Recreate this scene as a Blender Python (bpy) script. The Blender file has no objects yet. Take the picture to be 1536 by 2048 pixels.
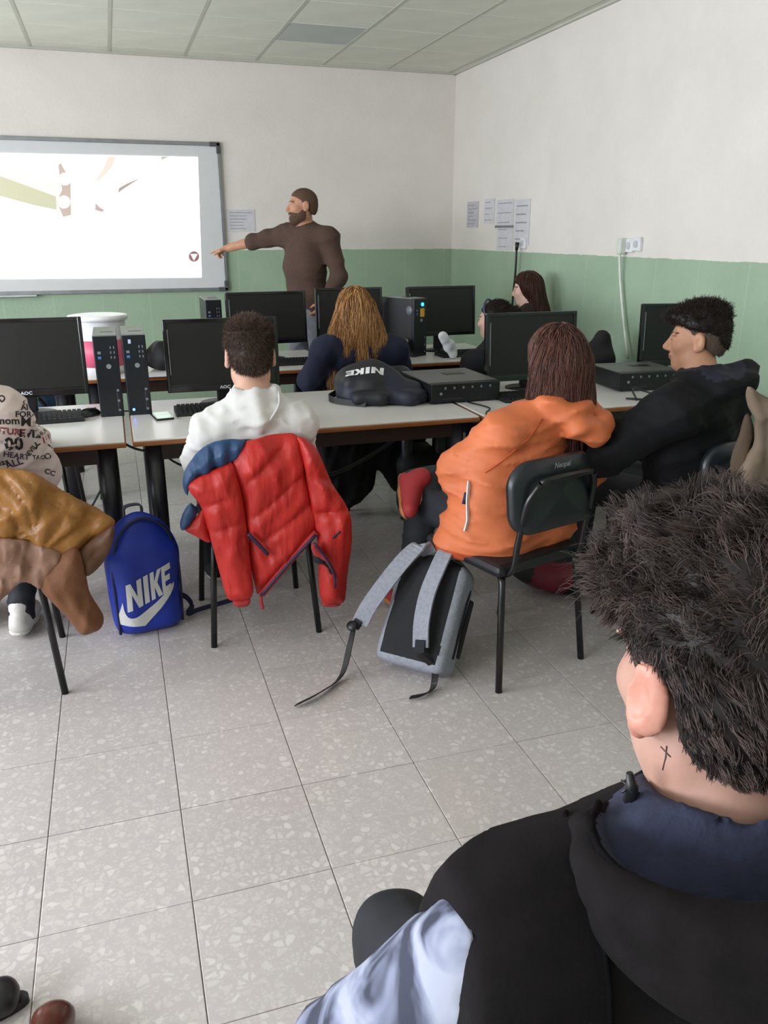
import bpy, bmesh, math, random
import numpy as np
from mathutils import Vector, Matrix, Euler
from mathutils.bvhtree import BVHTree
from mathutils.geometry import tessellate_polygon
random.seed(7); RNG = np.random.default_rng(7)
S = bpy.context.scene
COL = S.collection
R = math.radians

# ------------------------------------------------------------------ camera, world, light, exposure
CAM_F, CAM_PIT, CAM_YAW, CAM_H = 1620.0, R(19.0), R(17.9), 1.55
cam_data = bpy.data.cameras.new('camera')
cam_data.sensor_fit = 'HORIZONTAL'; cam_data.sensor_width = 36.0
cam_data.lens = CAM_F / 1536.0 * 36.0
cam_data.clip_start = 0.02
cam = bpy.data.objects.new('camera', cam_data); COL.objects.link(cam)
cam.location = (0, 0, CAM_H); cam.rotation_euler = (R(90) - CAM_PIT, 0, -CAM_YAW)
S.camera = cam

w = bpy.data.worlds.new('sky'); S.world = w; w.use_nodes = True
bgn = w.node_tree.nodes['Background']
bgn.inputs['Color'].default_value = (0.72, 0.84, 1.0, 1); bgn.inputs['Strength'].default_value = 1.0

def window_light(name, loc, size, power, col):
    ld = bpy.data.lights.new(name, 'AREA'); ld.shape = 'RECTANGLE'
    ld.size, ld.size_y = size; ld.energy = power; ld.color = col
    o = bpy.data.objects.new(name, ld); COL.objects.link(o)
    o.location = loc; o.rotation_euler = (0, R(-90), 0)     # faces +X, into the room
    return o
for i, yc in enumerate((0.15, 2.75, 5.35)):                 # daylight through the three windows of the left wall
    window_light('window_daylight', (-3.72, yc, 1.62), (1.2, 2.0), (175, 185, 85)[i], (0.88, 0.92, 1.0))

S.view_settings.view_transform = 'Standard'; S.view_settings.look = 'None'
S.view_settings.gamma = 1.0; S.view_settings.use_curve_mapping = False
S.view_settings.exposure = 0.0

_fw = np.array([math.sin(CAM_YAW)*math.cos(CAM_PIT), math.cos(CAM_YAW)*math.cos(CAM_PIT), -math.sin(CAM_PIT)])
_rt = np.array([math.cos(CAM_YAW), -math.sin(CAM_YAW), 0.0]); _up = np.cross(_rt, _fw)
def _ray(x, y): return _fw + _rt*(x-768)/CAM_F - _up*(y-1024)/CAM_F
def atY(x, y, Y):                        # photo measurement -> point on the plane at depth Y
    r = _ray(x, y); return np.array([0, 0, CAM_H]) + r*(Y/r[1])
def atZ(x, y, Z=0.0):
    r = _ray(x, y); return np.array([0, 0, CAM_H]) + r*((Z-CAM_H)/r[2])
def atX(x, y, X):
    r = _ray(x, y); return np.array([0, 0, CAM_H]) + r*(X/r[0])
def atD(x, y, d): return np.array([0, 0, CAM_H]) + _ray(x, y)*d

# ------------------------------------------------------------------ materials
MATS = {}
def _lin(c):
    return tuple(((v/12.92) if v <= 0.04045 else ((v+0.055)/1.055)**2.4) for v in c)
def hexc(h):
    h = h.lstrip('#'); return _lin(tuple(int(h[i:i+2], 16)/255 for i in (0, 2, 4)))
def mat(name, col, rough=0.6, var=0.12, scale=12.0, bump=0.0, bscale=60.0, metal=0.0, spec=0.5, emit=None, estr=1.0,
        sss=0.0, col2=None, stretch=(1, 1, 1), sheen=0.0, coat=0.0, folds=0.0, fscale=9.0):
    if name in MATS: return MATS[name]
    m = bpy.data.materials.new(name); m.use_nodes = True; MATS[name] = m
    nt = m.node_tree; N = nt.nodes; L = nt.links; b = N['Principled BSDF']
    c = hexc(col) if isinstance(col, str) else col
    b.inputs['Roughness'].default_value = rough; b.inputs['Metallic'].default_value = metal
    b.inputs['Specular IOR Level'].default_value = spec
    b.inputs['Sheen Weight'].default_value = sheen; b.inputs['Coat Weight'].default_value = coat
    tc = N.new('ShaderNodeTexCoord'); mp = N.new('ShaderNodeMapping'); mp.inputs['Scale'].default_value = stretch
    L.new(tc.outputs['Object'], mp.inputs['Vector'])
    nz = N.new('ShaderNodeTexNoise'); nz.inputs['Scale'].default_value = scale; nz.inputs['Detail'].default_value = 5
    L.new(mp.outputs['Vector'], nz.inputs['Vector'])
    rp = N.new('ShaderNodeValToRGB'); rp.color_ramp.elements[0].position = 0.3; rp.color_ramp.elements[1].position = 0.7
    c2 = (hexc(col2) if isinstance(col2, str) else col2) if col2 else None
    rp.color_ramp.elements[0].color = (*[max(0, v*(1-var)) for v in c], 1)
    rp.color_ramp.elements[1].color = (*(c2 if c2 else [min(1, v*(1+var)) for v in c]), 1)
    L.new(nz.outputs['Fac'], rp.inputs['Fac']); L.new(rp.outputs['Color'], b.inputs['Base Color'])
    if bump:
        n2 = N.new('ShaderNodeTexNoise'); n2.inputs['Scale'].default_value = bscale; n2.inputs['Detail'].default_value = 4
        L.new(mp.outputs['Vector'], n2.inputs['Vector'])
        bp = N.new('ShaderNodeBump'); bp.inputs['Strength'].default_value = bump; bp.inputs['Distance'].default_value = 0.01
        L.new(n2.outputs['Fac'], bp.inputs['Height']); L.new(bp.outputs['Normal'], b.inputs['Normal'])
        if folds:                              # wrinkle relief: ridged, distorted noise
            n3 = N.new('ShaderNodeTexNoise'); n3.noise_type = 'RIDGED_MULTIFRACTAL'; n3.inputs['Scale'].default_value = fscale; n3.inputs['Detail'].default_value = 2; n3.inputs['Distortion'].default_value = 0.8
            L.new(mp.outputs['Vector'], n3.inputs['Vector'])
            b3 = N.new('ShaderNodeBump'); b3.inputs['Strength'].default_value = folds; b3.inputs['Distance'].default_value = 0.012
            L.new(n3.outputs['Fac'], b3.inputs['Height']); L.new(b3.outputs['Normal'], bp.inputs['Normal'])
    if emit is not None:
        e = hexc(emit) if isinstance(emit, str) else emit
        b.inputs['Emission Color'].default_value = (*e, 1); b.inputs['Emission Strength'].default_value = estr
    if sss:
        b.inputs['Subsurface Weight'].default_value = sss; b.inputs['Subsurface Radius'].default_value = (0.012, 0.004, 0.002)
        b.inputs['Subsurface Scale'].default_value = 1.0
    return m
def hair_mat(name, dark, light, rough=0.45):
    if name in MATS: return MATS[name]
    m = bpy.data.materials.new(name); m.use_nodes = True; MATS[name] = m
    nt = m.node_tree; N = nt.nodes; L = nt.links; b = N['Principled BSDF']
    at = N.new('ShaderNodeAttribute'); at.attribute_name = 'strand'
    rp = N.new('ShaderNodeValToRGB'); rp.color_ramp.elements[0].color = (*hexc(dark), 1); rp.color_ramp.elements[1].color = (*hexc(light), 1)
    L.new(at.outputs['Fac'], rp.inputs['Fac']); L.new(rp.outputs['Color'], b.inputs['Base Color'])
    b.inputs['Roughness'].default_value = rough; b.inputs['Specular IOR Level'].default_value = 0.25
    return m

# ------------------------------------------------------------------ objects
def tag(o, label=None, cat=None, group=None, kind=None):
    if label: o['label'] = label
    if cat: o['category'] = cat
    if group: o['group'] = group
    if kind: o['kind'] = kind
    return o
def thing(name, label, cat, loc=(0, 0, 0), rz=0.0, group=None):
    o = bpy.data.objects.new(name, None); COL.objects.link(o); o.empty_display_size = 0.05
    o.location = [float(v) for v in loc]; o.rotation_euler = (0, 0, rz)
    return tag(o, label, cat, group)
def link(name, me, m=None, parent=None, loc=(0, 0, 0), rot=(0, 0, 0), smooth=None):
    o = bpy.data.objects.new(name, me); COL.objects.link(o)
    o.location = [float(v) for v in loc]; o.rotation_euler = rot
    if m is not None:
        for mm in (m if isinstance(m, (list, tuple)) else [m]): me.materials.append(mm)
    if parent is not None: o.parent = parent
    return o
def np_mesh(name, V, Fq, smooth=True, mats=None):
    me = bpy.data.meshes.new(name); V = np.asarray(V, np.float32); Fq = np.asarray(Fq, np.int32)
    n, k = Fq.shape
    me.vertices.add(len(V)); me.vertices.foreach_set('co', V.ravel())
    me.loops.add(n*k); me.loops.foreach_set('vertex_index', Fq.ravel())
    me.polygons.add(n); me.polygons.foreach_set('loop_start', np.arange(0, n*k, k, dtype=np.int32))
    me.polygons.foreach_set('loop_total', np.full(n, k, np.int32))
    if smooth: me.polygons.foreach_set('use_smooth', np.ones(n, bool))
    if mats is not None: me.polygons.foreach_set('material_index', np.asarray(mats, np.int32))
    me.update(calc_edges=True); me.validate(clean_customdata=False)
    return me

class MB:
    """collects shapes in one bmesh; build() links them as ONE mesh object"""
    def __init__(s): s.bm = bmesh.new()
    def box(s, c, d, rot=None, bev=0.0):
        r = bmesh.ops.create_cube(s.bm, size=1.0); vs = r['verts']
        bmesh.ops.scale(s.bm, vec=d, verts=vs)
        if bev > 0:
            es = list({e for v in vs for e in v.link_edges})
            g = bmesh.ops.bevel(s.bm, geom=es, offset=bev, segments=2, affect='EDGES', profile=0.5)
            vs = list({v for f in g['faces'] for v in f.verts} | {v for v in vs if v.is_valid})
        if rot is not None:
            bmesh.ops.rotate(s.bm, cent=(0, 0, 0), matrix=(Euler(rot).to_matrix() if len(rot) == 3 and not isinstance(rot, Matrix) else rot), verts=vs)
        bmesh.ops.translate(s.bm, vec=Vector(c), verts=vs); return s
    def tube(s, pts, r, n=10, cap=True):
        pts = [Vector([float(x) for x in p]) for p in pts]
        rs = r if isinstance(r, (list, tuple)) else [r]*len(pts)
        prev = None; rings = []
        up = Vector((0, 0, 1))
        t0 = (pts[1]-pts[0]).normalized()
        a = t0.cross(up) if abs(t0.dot(up)) < 0.95 else t0.cross(Vector((1, 0, 0)))
        a.normalize()
        for i, p in enumerate(pts):
            t = ((pts[min(i+1, len(pts)-1)]-p).normalized() + (p-pts[max(i-1, 0)]).normalized())
            t.normalize(); a = (a - t*a.dot(t)).normalized(); b = t.cross(a)
            rings.append([s.bm.verts.new(p + (a*math.cos(2*math.pi*k/n) + b*math.sin(2*math.pi*k/n))*rs[i]) for k in range(n)])
        for i in range(len(rings)-1):
            for k in range(n):
                f = s.bm.faces.new((rings[i][k], rings[i][(k+1) % n], rings[i+1][(k+1) % n], rings[i+1][k])); f.smooth = True
        if cap:
            s.bm.faces.new(rings[0][::-1]); s.bm.faces.new(rings[-1])
        return s
    def ribbon(s, pts, width, thick, wdir=(0, 0, 1)):
        """flat strap of rectangular section along pts; wdir: width direction (one or per point)"""
        pts = [Vector([float(x) for x in p]) for p in pts]; rings = []
        for i, p in enumerate(pts):
            t = (pts[min(i+1, len(pts)-1)] - pts[max(i-1, 0)]).normalized()
            wd = Vector(wdir[i] if isinstance(wdir[0], (list, tuple, Vector, np.ndarray)) else wdir)
            wd = (wd - t*wd.dot(t)).normalized(); n = t.cross(wd)
            wv = width[i] if isinstance(width, (list, tuple)) else width
            rings.append([s.bm.verts.new(p + wd*wv/2*u + n*thick/2*v) for u, v in ((-1, -1), (1, -1), (1, 1), (-1, 1))])
        for i in range(len(rings)-1):
            for k in range(4):
                s.bm.faces.new((rings[i][k], rings[i][(k+1) % 4], rings[i+1][(k+1) % 4], rings[i+1][k]))
        s.bm.faces.new(rings[0][::-1]); s.bm.faces.new(rings[-1]); return s
    def lathe(s, prof, n=32, c=(0, 0, 0), sx=1.0, sy=1.0):
        rings = []
        for r, z in prof:
            rings.append([s.bm.verts.new((c[0]+r*sx*math.cos(2*math.pi*k/n), c[1]+r*sy*math.sin(2*math.pi*k/n), c[2]+z)) for k in range(n)])
        for i in range(len(rings)-1):
            for k in range(n):
                f = s.bm.faces.new((rings[i][k], rings[i][(k+1) % n], rings[i+1][(k+1) % n], rings[i+1][k])); f.smooth = True
        s.bm.faces.new(rings[0][::-1]); s.bm.faces.new(rings[-1]); return s
    def prism(s, poly, axis, a, b):
        """extrude a 2-D polygon between a and b along axis ('x','y','z')"""
        def P(u, v, t): return {'x': (t, u, v), 'y': (u, t, v), 'z': (u, v, t)}[axis]
        A = [s.bm.verts.new(P(u, v, a)) for u, v in poly]; B = [s.bm.verts.new(P(u, v, b)) for u, v in poly]
        n = len(poly)
        for i in range(n): s.bm.faces.new((A[i], A[(i+1) % n], B[(i+1) % n], B[i]))
        s.bm.faces.new(A[::-1]); s.bm.faces.new(B); return s
    def mesh(s, name):
        bmesh.ops.recalc_face_normals(s.bm, faces=s.bm.faces[:])
        me = bpy.data.meshes.new(name); s.bm.to_mesh(me); s.bm.free(); return me
    def build(s, name, m, parent=None, loc=(0, 0, 0), rot=(0, 0, 0)):
        return link(name, s.mesh(name), m, parent, loc, rot)
def copy_tree(o, parent=None):
    c = o.copy(); COL.objects.link(c); c.parent = parent
    for ch in o.children: copy_tree(ch, c)
    return c
def bez(p0, p1, p2, n=10):
    p0, p1, p2 = map(np.array, (p0, p1, p2)); t = np.linspace(0, 1, n)[:, None]
    return list((1-t)**2*p0 + 2*t*(1-t)*p1 + t*t*p2)
def catmull(P, n=6):
    P = [np.array(p, float) for p in P]; P = [2*P[0]-P[1]] + P + [2*P[-1]-P[-2]]; out = []
    for i in range(1, len(P)-2):
        for t in np.linspace(0, 1, n, endpoint=False):
            out.append(0.5*((2*P[i]) + (-P[i-1]+P[i+1])*t + (2*P[i-1]-5*P[i]+4*P[i+1]-P[i+2])*t*t + (-P[i-1]+3*P[i]-3*P[i+1]+P[i+2])*t**3))
    out.append(P[-2]); return out

# ------------------------------------------------------------------ distance-field modelling (one continuous surface per part)
def smin(a, b, k):
    if k <= 0: return np.minimum(a, b)
    h = np.maximum(k - np.abs(a-b), 0)/k
    return np.minimum(a, b) - h*h*k*0.25
def rotm(yaw=0, pitch=0, roll=0):
    return np.array(Euler((pitch, roll, yaw), 'YXZ').to_matrix()) if False else np.array(Matrix.Rotation(yaw, 3, 'Z') @ Matrix.Rotation(pitch, 3, 'X') @ Matrix.Rotation(roll, 3, 'Y'))
class Vol:
    def __init__(s, lo, hi, h, fine=()):
        s.ax = []
        for a in range(3):
            xs = [lo[a]]
            while xs[-1] < hi[a]:
                x = xs[-1]; st = h
                for fl, fh, fs in fine:
                    if fl[a]-h < x < fh[a]: st = min(st, fs)
                xs.append(x+st)
            s.ax.append(np.array(xs, np.float32))
        s.F = np.full([len(x) for x in s.ax], 0.25, np.float32)
    def _sl(s, lo, hi):
        sl = []
        for a in range(3):
            i = max(0, int(np.searchsorted(s.ax[a], lo[a]))-1); j = min(len(s.ax[a]), int(np.searchsorted(s.ax[a], hi[a]))+1)
            if j <= i: return None, None
            sl.append(slice(i, j))
        g = [s.ax[a][sl[a]] for a in range(3)]
        return tuple(sl), (g[0][:, None, None], g[1][None, :, None], g[2][None, None, :])
    def _put(s, sl, d, k, op):
        f = s.F[sl]
        if op == '+': s.F[sl] = smin(f, d, k)
        elif op == '-': s.F[sl] = -smin(-f, d, k)
        else: s.F[sl] = -smin(-f, -d, k)
    def cone(s, a, b, ra, rb, k=0.02, flat=None, op='+'):
        a = np.array(a, float); b = np.array(b, float); m = max(ra, rb)*1.05 + k + 0.03
        if flat is not None and flat[1] < 1: m = m/flat[1]
        sl, g = s._sl(np.minimum(a, b)-m, np.maximum(a, b)+m)
        if sl is None: return s
        ba = b-a; L2 = max(float(ba@ba), 1e-9)
        p = [g[i]-a[i] for i in range(3)]
        t = np.clip((p[0]*ba[0]+p[1]*ba[1]+p[2]*ba[2])/L2, 0, 1)
        q = [p[i]-t*ba[i] for i in range(3)]
        if flat is not None:
            n, f = np.array(flat[0], float), flat[1]; n = n/np.linalg.norm(n)
            dn = (q[0]*n[0]+q[1]*n[1]+q[2]*n[2])*(f-1)
            q = [q[i]+dn*n[i] for i in range(3)]
        d = np.sqrt(q[0]**2+q[1]**2+q[2]**2) - (ra+(rb-ra)*t)
        s._put(sl, d.astype(np.float32), k, op); return s
    def ell(s, c, r, k=0.02, M=None, op='+'):
        c = np.array(c, float); r = np.array(r, float); m = r.max() + k + 0.03
        sl, g = s._sl(c-m, c+m)
        if sl is None: return s
        p = [g[i]-c[i] for i in range(3)]
        if M is not None: p = [p[0]*M[0, i]+p[1]*M[1, i]+p[2]*M[2, i] for i in range(3)]
        k0 = np.sqrt((p[0]/r[0])**2+(p[1]/r[1])**2+(p[2]/r[2])**2)
        k1 = np.sqrt((p[0]/r[0]**2)**2+(p[1]/r[1]**2)**2+(p[2]/r[2]**2)**2)
        d = np.where(k1 > 1e-9, k0*(k0-1)/np.maximum(k1, 1e-9), -r.min())
        s._put(sl, d.astype(np.float32), k, op); return s
    def box(s, c, hf, rnd=0.02, k=0.02, M=None, op='+'):
        c = np.array(c, float); m = float(np.linalg.norm(hf)) + k + 0.03
        sl, g = s._sl(c-m, c+m)
        if sl is None: return s
        p = [g[i]-c[i] for i in range(3)]
        if M is not None: p = [p[0]*M[0, i]+p[1]*M[1, i]+p[2]*M[2, i] for i in range(3)]
        q = [np.abs(p[i])-(hf[i]-rnd) for i in range(3)]
        d = np.sqrt(np.maximum(q[0], 0)**2+np.maximum(q[1], 0)**2+np.maximum(q[2], 0)**2) + np.minimum(np.maximum(np.maximum(q[0], q[1]), q[2]), 0) - rnd
        s._put(sl, d.astype(np.float32), k, op); return s
    def chain(s, pts, rs, k=0.02, flat=None, op='+'):
        rs = rs if isinstance(rs, (list, tuple)) else [rs]*len(pts)
        for i in range(len(pts)-1): s.cone(pts[i], pts[i+1], rs[i], rs[i+1], k, flat, op)
        return s
    def cut(s, p0, n, k=0.01):                 # keep the side the normal points away from
        n = np.array(n, float); n = n/np.linalg.norm(n)
        d = (s.ax[0][:, None, None]-p0[0])*n[0] + (s.ax[1][None, :, None]-p0[1])*n[1] + (s.ax[2][None, None, :]-p0[2])*n[2]
        s.F = -smin(-s.F, -d.astype(np.float32), k); return s
    def func(s, fn):                           # F += fn(X, Y, Z)
        s.F = (s.F + fn(s.ax[0][:, None, None], s.ax[1][None, :, None], s.ax[2][None, None, :])).astype(np.float32); return s
    def inter(s, fn, k=0.01):
        d = fn(s.ax[0][:, None, None], s.ax[1][None, :, None], s.ax[2][None, None, :]).astype(np.float32)
        s.F = -smin(-s.F, -np.broadcast_to(d, s.F.shape), k); return s
    def net(s, relax=1):
        F = s.F.copy(); F[[0, -1]] = 0.2; F[:, [0, -1]] = 0.2; F[:, :, [0, -1]] = 0.2
        nb = F < 0
        sh = tuple(n-1 for n in F.shape)
        cnt = np.zeros(sh, np.int8)
        for dx in (0, 1):
            for dy in (0, 1):
                for dz in (0, 1): cnt += nb[dx:dx+sh[0], dy:dy+sh[1], dz:dz+sh[2]]
        act = (cnt > 0) & (cnt < 8); I, J, K = np.nonzero(act)
        idx = np.full(sh, -1, np.int32); idx[I, J, K] = np.arange(len(I))
        acc = np.zeros((len(I), 3)); num = np.zeros(len(I))
        X, Y, Z = s.ax
        for ax in range(3):
            o = [(u, v) for u in (0, 1) for v in (0, 1)]
            for u, v in o:
                d0 = [0, 0, 0]; oth = [a for a in range(3) if a != ax]; d0[oth[0]] = u; d0[oth[1]] = v
                d1 = list(d0); d1[ax] = 1
                f0 = F[I+d0[0], J+d0[1], K+d0[2]]; f1 = F[I+d1[0], J+d1[1], K+d1[2]]
                m = (f0 < 0) != (f1 < 0)
                t = np.where(m, f0/np.where(m, f0-f1, 1), 0)
                p0 = np.stack([X[I+d0[0]], Y[J+d0[1]], Z[K+d0[2]]], 1); p1 = np.stack([X[I+d1[0]], Y[J+d1[1]], Z[K+d1[2]]], 1)
                acc += np.where(m[:, None], p0+(p1-p0)*t[:, None], 0); num += m
        V = acc/np.maximum(num, 1)[:, None]
        quads = []
        for ax in range(3):
            oth = [a for a in range(3) if a != ax]
            s0 = [slice(None)]*3; s1 = [slice(None)]*3
            s0[ax] = slice(0, -1); s1[ax] = slice(1, None)
            a = nb[tuple(s0)]; b = nb[tuple(s1)]
            ch = a != b
            for o_ in oth:
                z = [slice(None)]*3; z[o_] = [0, -1]; ch[tuple(z)] = False
            ii = np.nonzero(ch)
            if len(ii[0]) == 0: continue
            c = [np.array(q) for q in ii]
            def at(du, dv):
                e = [c[0].copy(), c[1].copy(), c[2].copy()]; e[oth[0]] += du; e[oth[1]] += dv
                return idx[e[0], e[1], e[2]]
            q = np.stack([at(-1, -1), at(0, -1), at(0, 0), at(-1, 0)], 1)
            fl = a[ii] if ax != 1 else ~a[ii]
            q = np.where(fl[:, None], q, q[:, ::-1]); quads.append(q)
        Q = np.concatenate(quads); Q = Q[(Q >= 0).all(1)]
        for _ in range(relax):                 # light Laplacian relaxation
            sm = np.zeros_like(V); c2 = np.zeros(len(V))
            for k in range(4):
                i, j = Q[:, k], Q[:, (k+1) % 4]
                np.add.at(sm, i, V[j]); np.add.at(sm, j, V[i]); np.add.at(c2, i, 1); np.add.at(c2, j, 1)
            V = V*0.5 + 0.5*sm/np.maximum(c2, 1)[:, None]
        return V, Q
    def build(s, name, m, parent=None, matfn=None, relax=1, loc=(0, 0, 0), rot=(0, 0, 0)):
        V, Q = s.net(relax)
        mi = None
        if matfn is not None:
            mi = matfn(V[Q].mean(1))
        me = np_mesh(name, V, Q, True, mi)
        o = link(name, me, m, parent, loc, rot); return o
def wob(amp, fx=(9, 7, 5), seed=0):
    """cheap fold noise, returns function(X,Y,Z)"""
    r = np.random.default_rng(seed); ks = r.normal(size=(5, 3))*np.array(fx); ph = r.uniform(0, 6.28, 5)
    def f(X, Y, Z):
        d = 0
        for i in range(5): d = d + np.sin(ks[i, 0]*X + ks[i, 1]*Y + ks[i, 2]*Z + ph[i])
        return amp*d/2.2
    return f

def creases(amp, seed=0, kz=42.0, kx=16.0):
    """sharp cloth folds: warped ridges, patchy"""
    r = np.random.default_rng(seed+100); D = r.normal(size=(4, 3))*np.array((kx, kx, kz)); ph = r.uniform(0, 6.28, (4, 3)); w1 = r.normal(size=(4, 3))*9
    def f(X, Y, Z):
        d = 0
        for i in range(4):
            wp = 1.6*np.sin(w1[i, 0]*X+w1[i, 1]*Y+w1[i, 2]*Z+ph[i, 1])
            rdg = 1-np.abs(np.sin(0.5*(D[i, 0]*X+D[i, 1]*Y+D[i, 2]*Z)+wp+ph[i, 0]))
            msk = 0.5+0.5*np.sin(w1[i, 1]*X-w1[i, 2]*Y+w1[i, 0]*Z*1.3+ph[i, 2])
            d = d - rdg**2*msk
        return amp*(d+0.5)
    return f

def strands_mesh(name, P, rad, m, parent, rnd=None, taper=0.35, sides=3, base=None):
    """P: (N,M,3) strand points -> thin tubes joined in one mesh; base: optional (V,Q) bulk joined in"""
    N, M, _ = P.shape
    T = np.gradient(P, axis=1); T /= np.linalg.norm(T, axis=2, keepdims=True)+1e-9
    A = np.cross(T, np.array([0.31, 0.77, 0.55])); A /= np.linalg.norm(A, axis=2, keepdims=True)+1e-9
    B = np.cross(T, A)
    rr = (np.asarray(rad).reshape(-1, 1) if np.ndim(rad) else np.full((N, 1), rad))*np.linspace(1, taper, M)[None, :]
    ring = [P + (A*math.cos(2*math.pi*k/sides)+B*math.sin(2*math.pi*k/sides))*rr[..., None] for k in range(sides)]
    V = np.stack(ring, 2).reshape(-1, 3)
    i0 = (np.arange(N)[:, None]*M + np.arange(M-1)[None, :])*sides
    Q = []
    for k in range(sides):
        k2 = (k+1) % sides
        Q.append(np.stack([i0+k, i0+k2, i0+sides+k2, i0+sides+k], -1).reshape(-1, 4))
    Q = np.concatenate(Q)
    rnd = RNG.random(N) if rnd is None else rnd
    at = np.repeat(rnd, M*sides)
    if base is not None:
        bV, bQ = base; Q = np.concatenate([bQ, Q+len(bV)]); V = np.concatenate([bV, V]); at = np.concatenate([np.full(len(bV), 0.05), at])
    me = np_mesh(name, V, Q, True)
    a = me.attributes.new('strand', 'FLOAT', 'POINT'); a.data.foreach_set('value', at.astype(np.float32))
    return link(name, me, m, parent)
def sample_mesh(V, Q, n, rng, keep=None):
    """random surface points, normals"""
    a, b, c, d = (V[Q[:, i]] for i in range(4))
    nm = np.cross(c-a, d-b); ar = np.linalg.norm(nm, axis=1)+1e-12
    cen = (a+b+c+d)/4
    wgt = ar.copy()
    if keep is not None: wgt = wgt*keep(cen)
    f = rng.choice(len(Q), n, p=wgt/wgt.sum())
    u = rng.random((n, 1)); v = rng.random((n, 1))
    p = (a[f]*(1-u)+b[f]*u)*(1-v) + (d[f]*(1-u)+c[f]*u)*v
    return p, nm[f]/ar[f][:, None]
def decal(name, polys, m, parent, target, org, ud, vd, pd_, off=0.0025, maxlen=0.02, kind=None):
    """flat print: 2-D polygons (u,v) laid on the surface of target (local mesh coords of the same parent)"""
    bm = bmesh.new(); org, ud, vd, pd_ = (Vector([float(q) for q in x]) for x in (org, ud, vd, pd_))
    for poly in polys:
        vs = [bm.verts.new((u, v, 0)) for u, v in poly]
        for t in tessellate_polygon([[Vector((u, v, 0)) for u, v in poly]]):
            try: bm.faces.new([vs[i] for i in t])
            except ValueError: pass
    return _lay(name, bm, m, parent, target, org, ud, vd, pd_, off, maxlen)
def _lay(name, bm, m, parent, target, org, ud, vd, pd_, off, maxlen):
    for _ in range(4):
        es = [e for e in bm.edges if e.calc_length() > maxlen]
        if not es: break
        bmesh.ops.subdivide_edges(bm, edges=es, cuts=1); bmesh.ops.triangulate(bm, faces=bm.faces[:])
    bvh = BVHTree.FromPolygons([v.co[:] for v in target.data.vertices], [p.vertices[:] for p in target.data.polygons])
    dead = []
    for v in bm.verts:
        p = org + ud*v.co.x + vd*v.co.y
        h = bvh.ray_cast(p - pd_*0.5, pd_, 1.2)
        if h[0] is None: dead.append(v)
        else: v.co = h[0] - pd_*off
    if dead: bmesh.ops.delete(bm, geom=dead, context='VERTS')
    me = bpy.data.meshes.new(name); bm.to_mesh(me); bm.free()
    return link(name, me, m, parent)
def text_mesh(txt, size=1.0, shear=0.0, sx=1.0, bold=0.0):
    cu = bpy.data.curves.new('lettering', 'FONT'); cu.body = txt; cu.size = size; cu.shear = shear; cu.align_x = 'CENTER'; cu.align_y = 'CENTER'
    cu.offset = bold; cu.resolution_u = 2
    o = bpy.data.objects.new('lettering', cu); COL.objects.link(o)
    dg = bpy.context.evaluated_depsgraph_get(); dg.update()
    me = bpy.data.meshes.new_from_object(o.evaluated_get(dg)); bpy.data.objects.remove(o); bpy.data.curves.remove(cu)
    for v in me.vertices: v.co.x *= sx
    return me
def text_decal(name, txt, size, m, parent, target, org, ud, vd, pd_, off=0.0025, shear=0.0, sx=1.0, bold=0.0, maxlen=0.03):
    me = text_mesh(txt, size, shear, sx, bold); bm = bmesh.new(); bm.from_mesh(me); bpy.data.meshes.remove(me)
    bmesh.ops.triangulate(bm, faces=bm.faces[:])
    org, ud, vd, pd_ = (Vector([float(q) for q in x]) for x in (org, ud, vd, pd_))
    return _lay(name, bm, m, parent, target, org, ud, vd, pd_, off, maxlen)
def text_flat(name, txt, size, m, parent, loc, rot, sx=1.0, bold=0.0, shear=0.0):
    me = text_mesh(txt, size, shear, sx, bold); me.name = name
    return link(name, me, m, parent, loc, rot)
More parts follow.
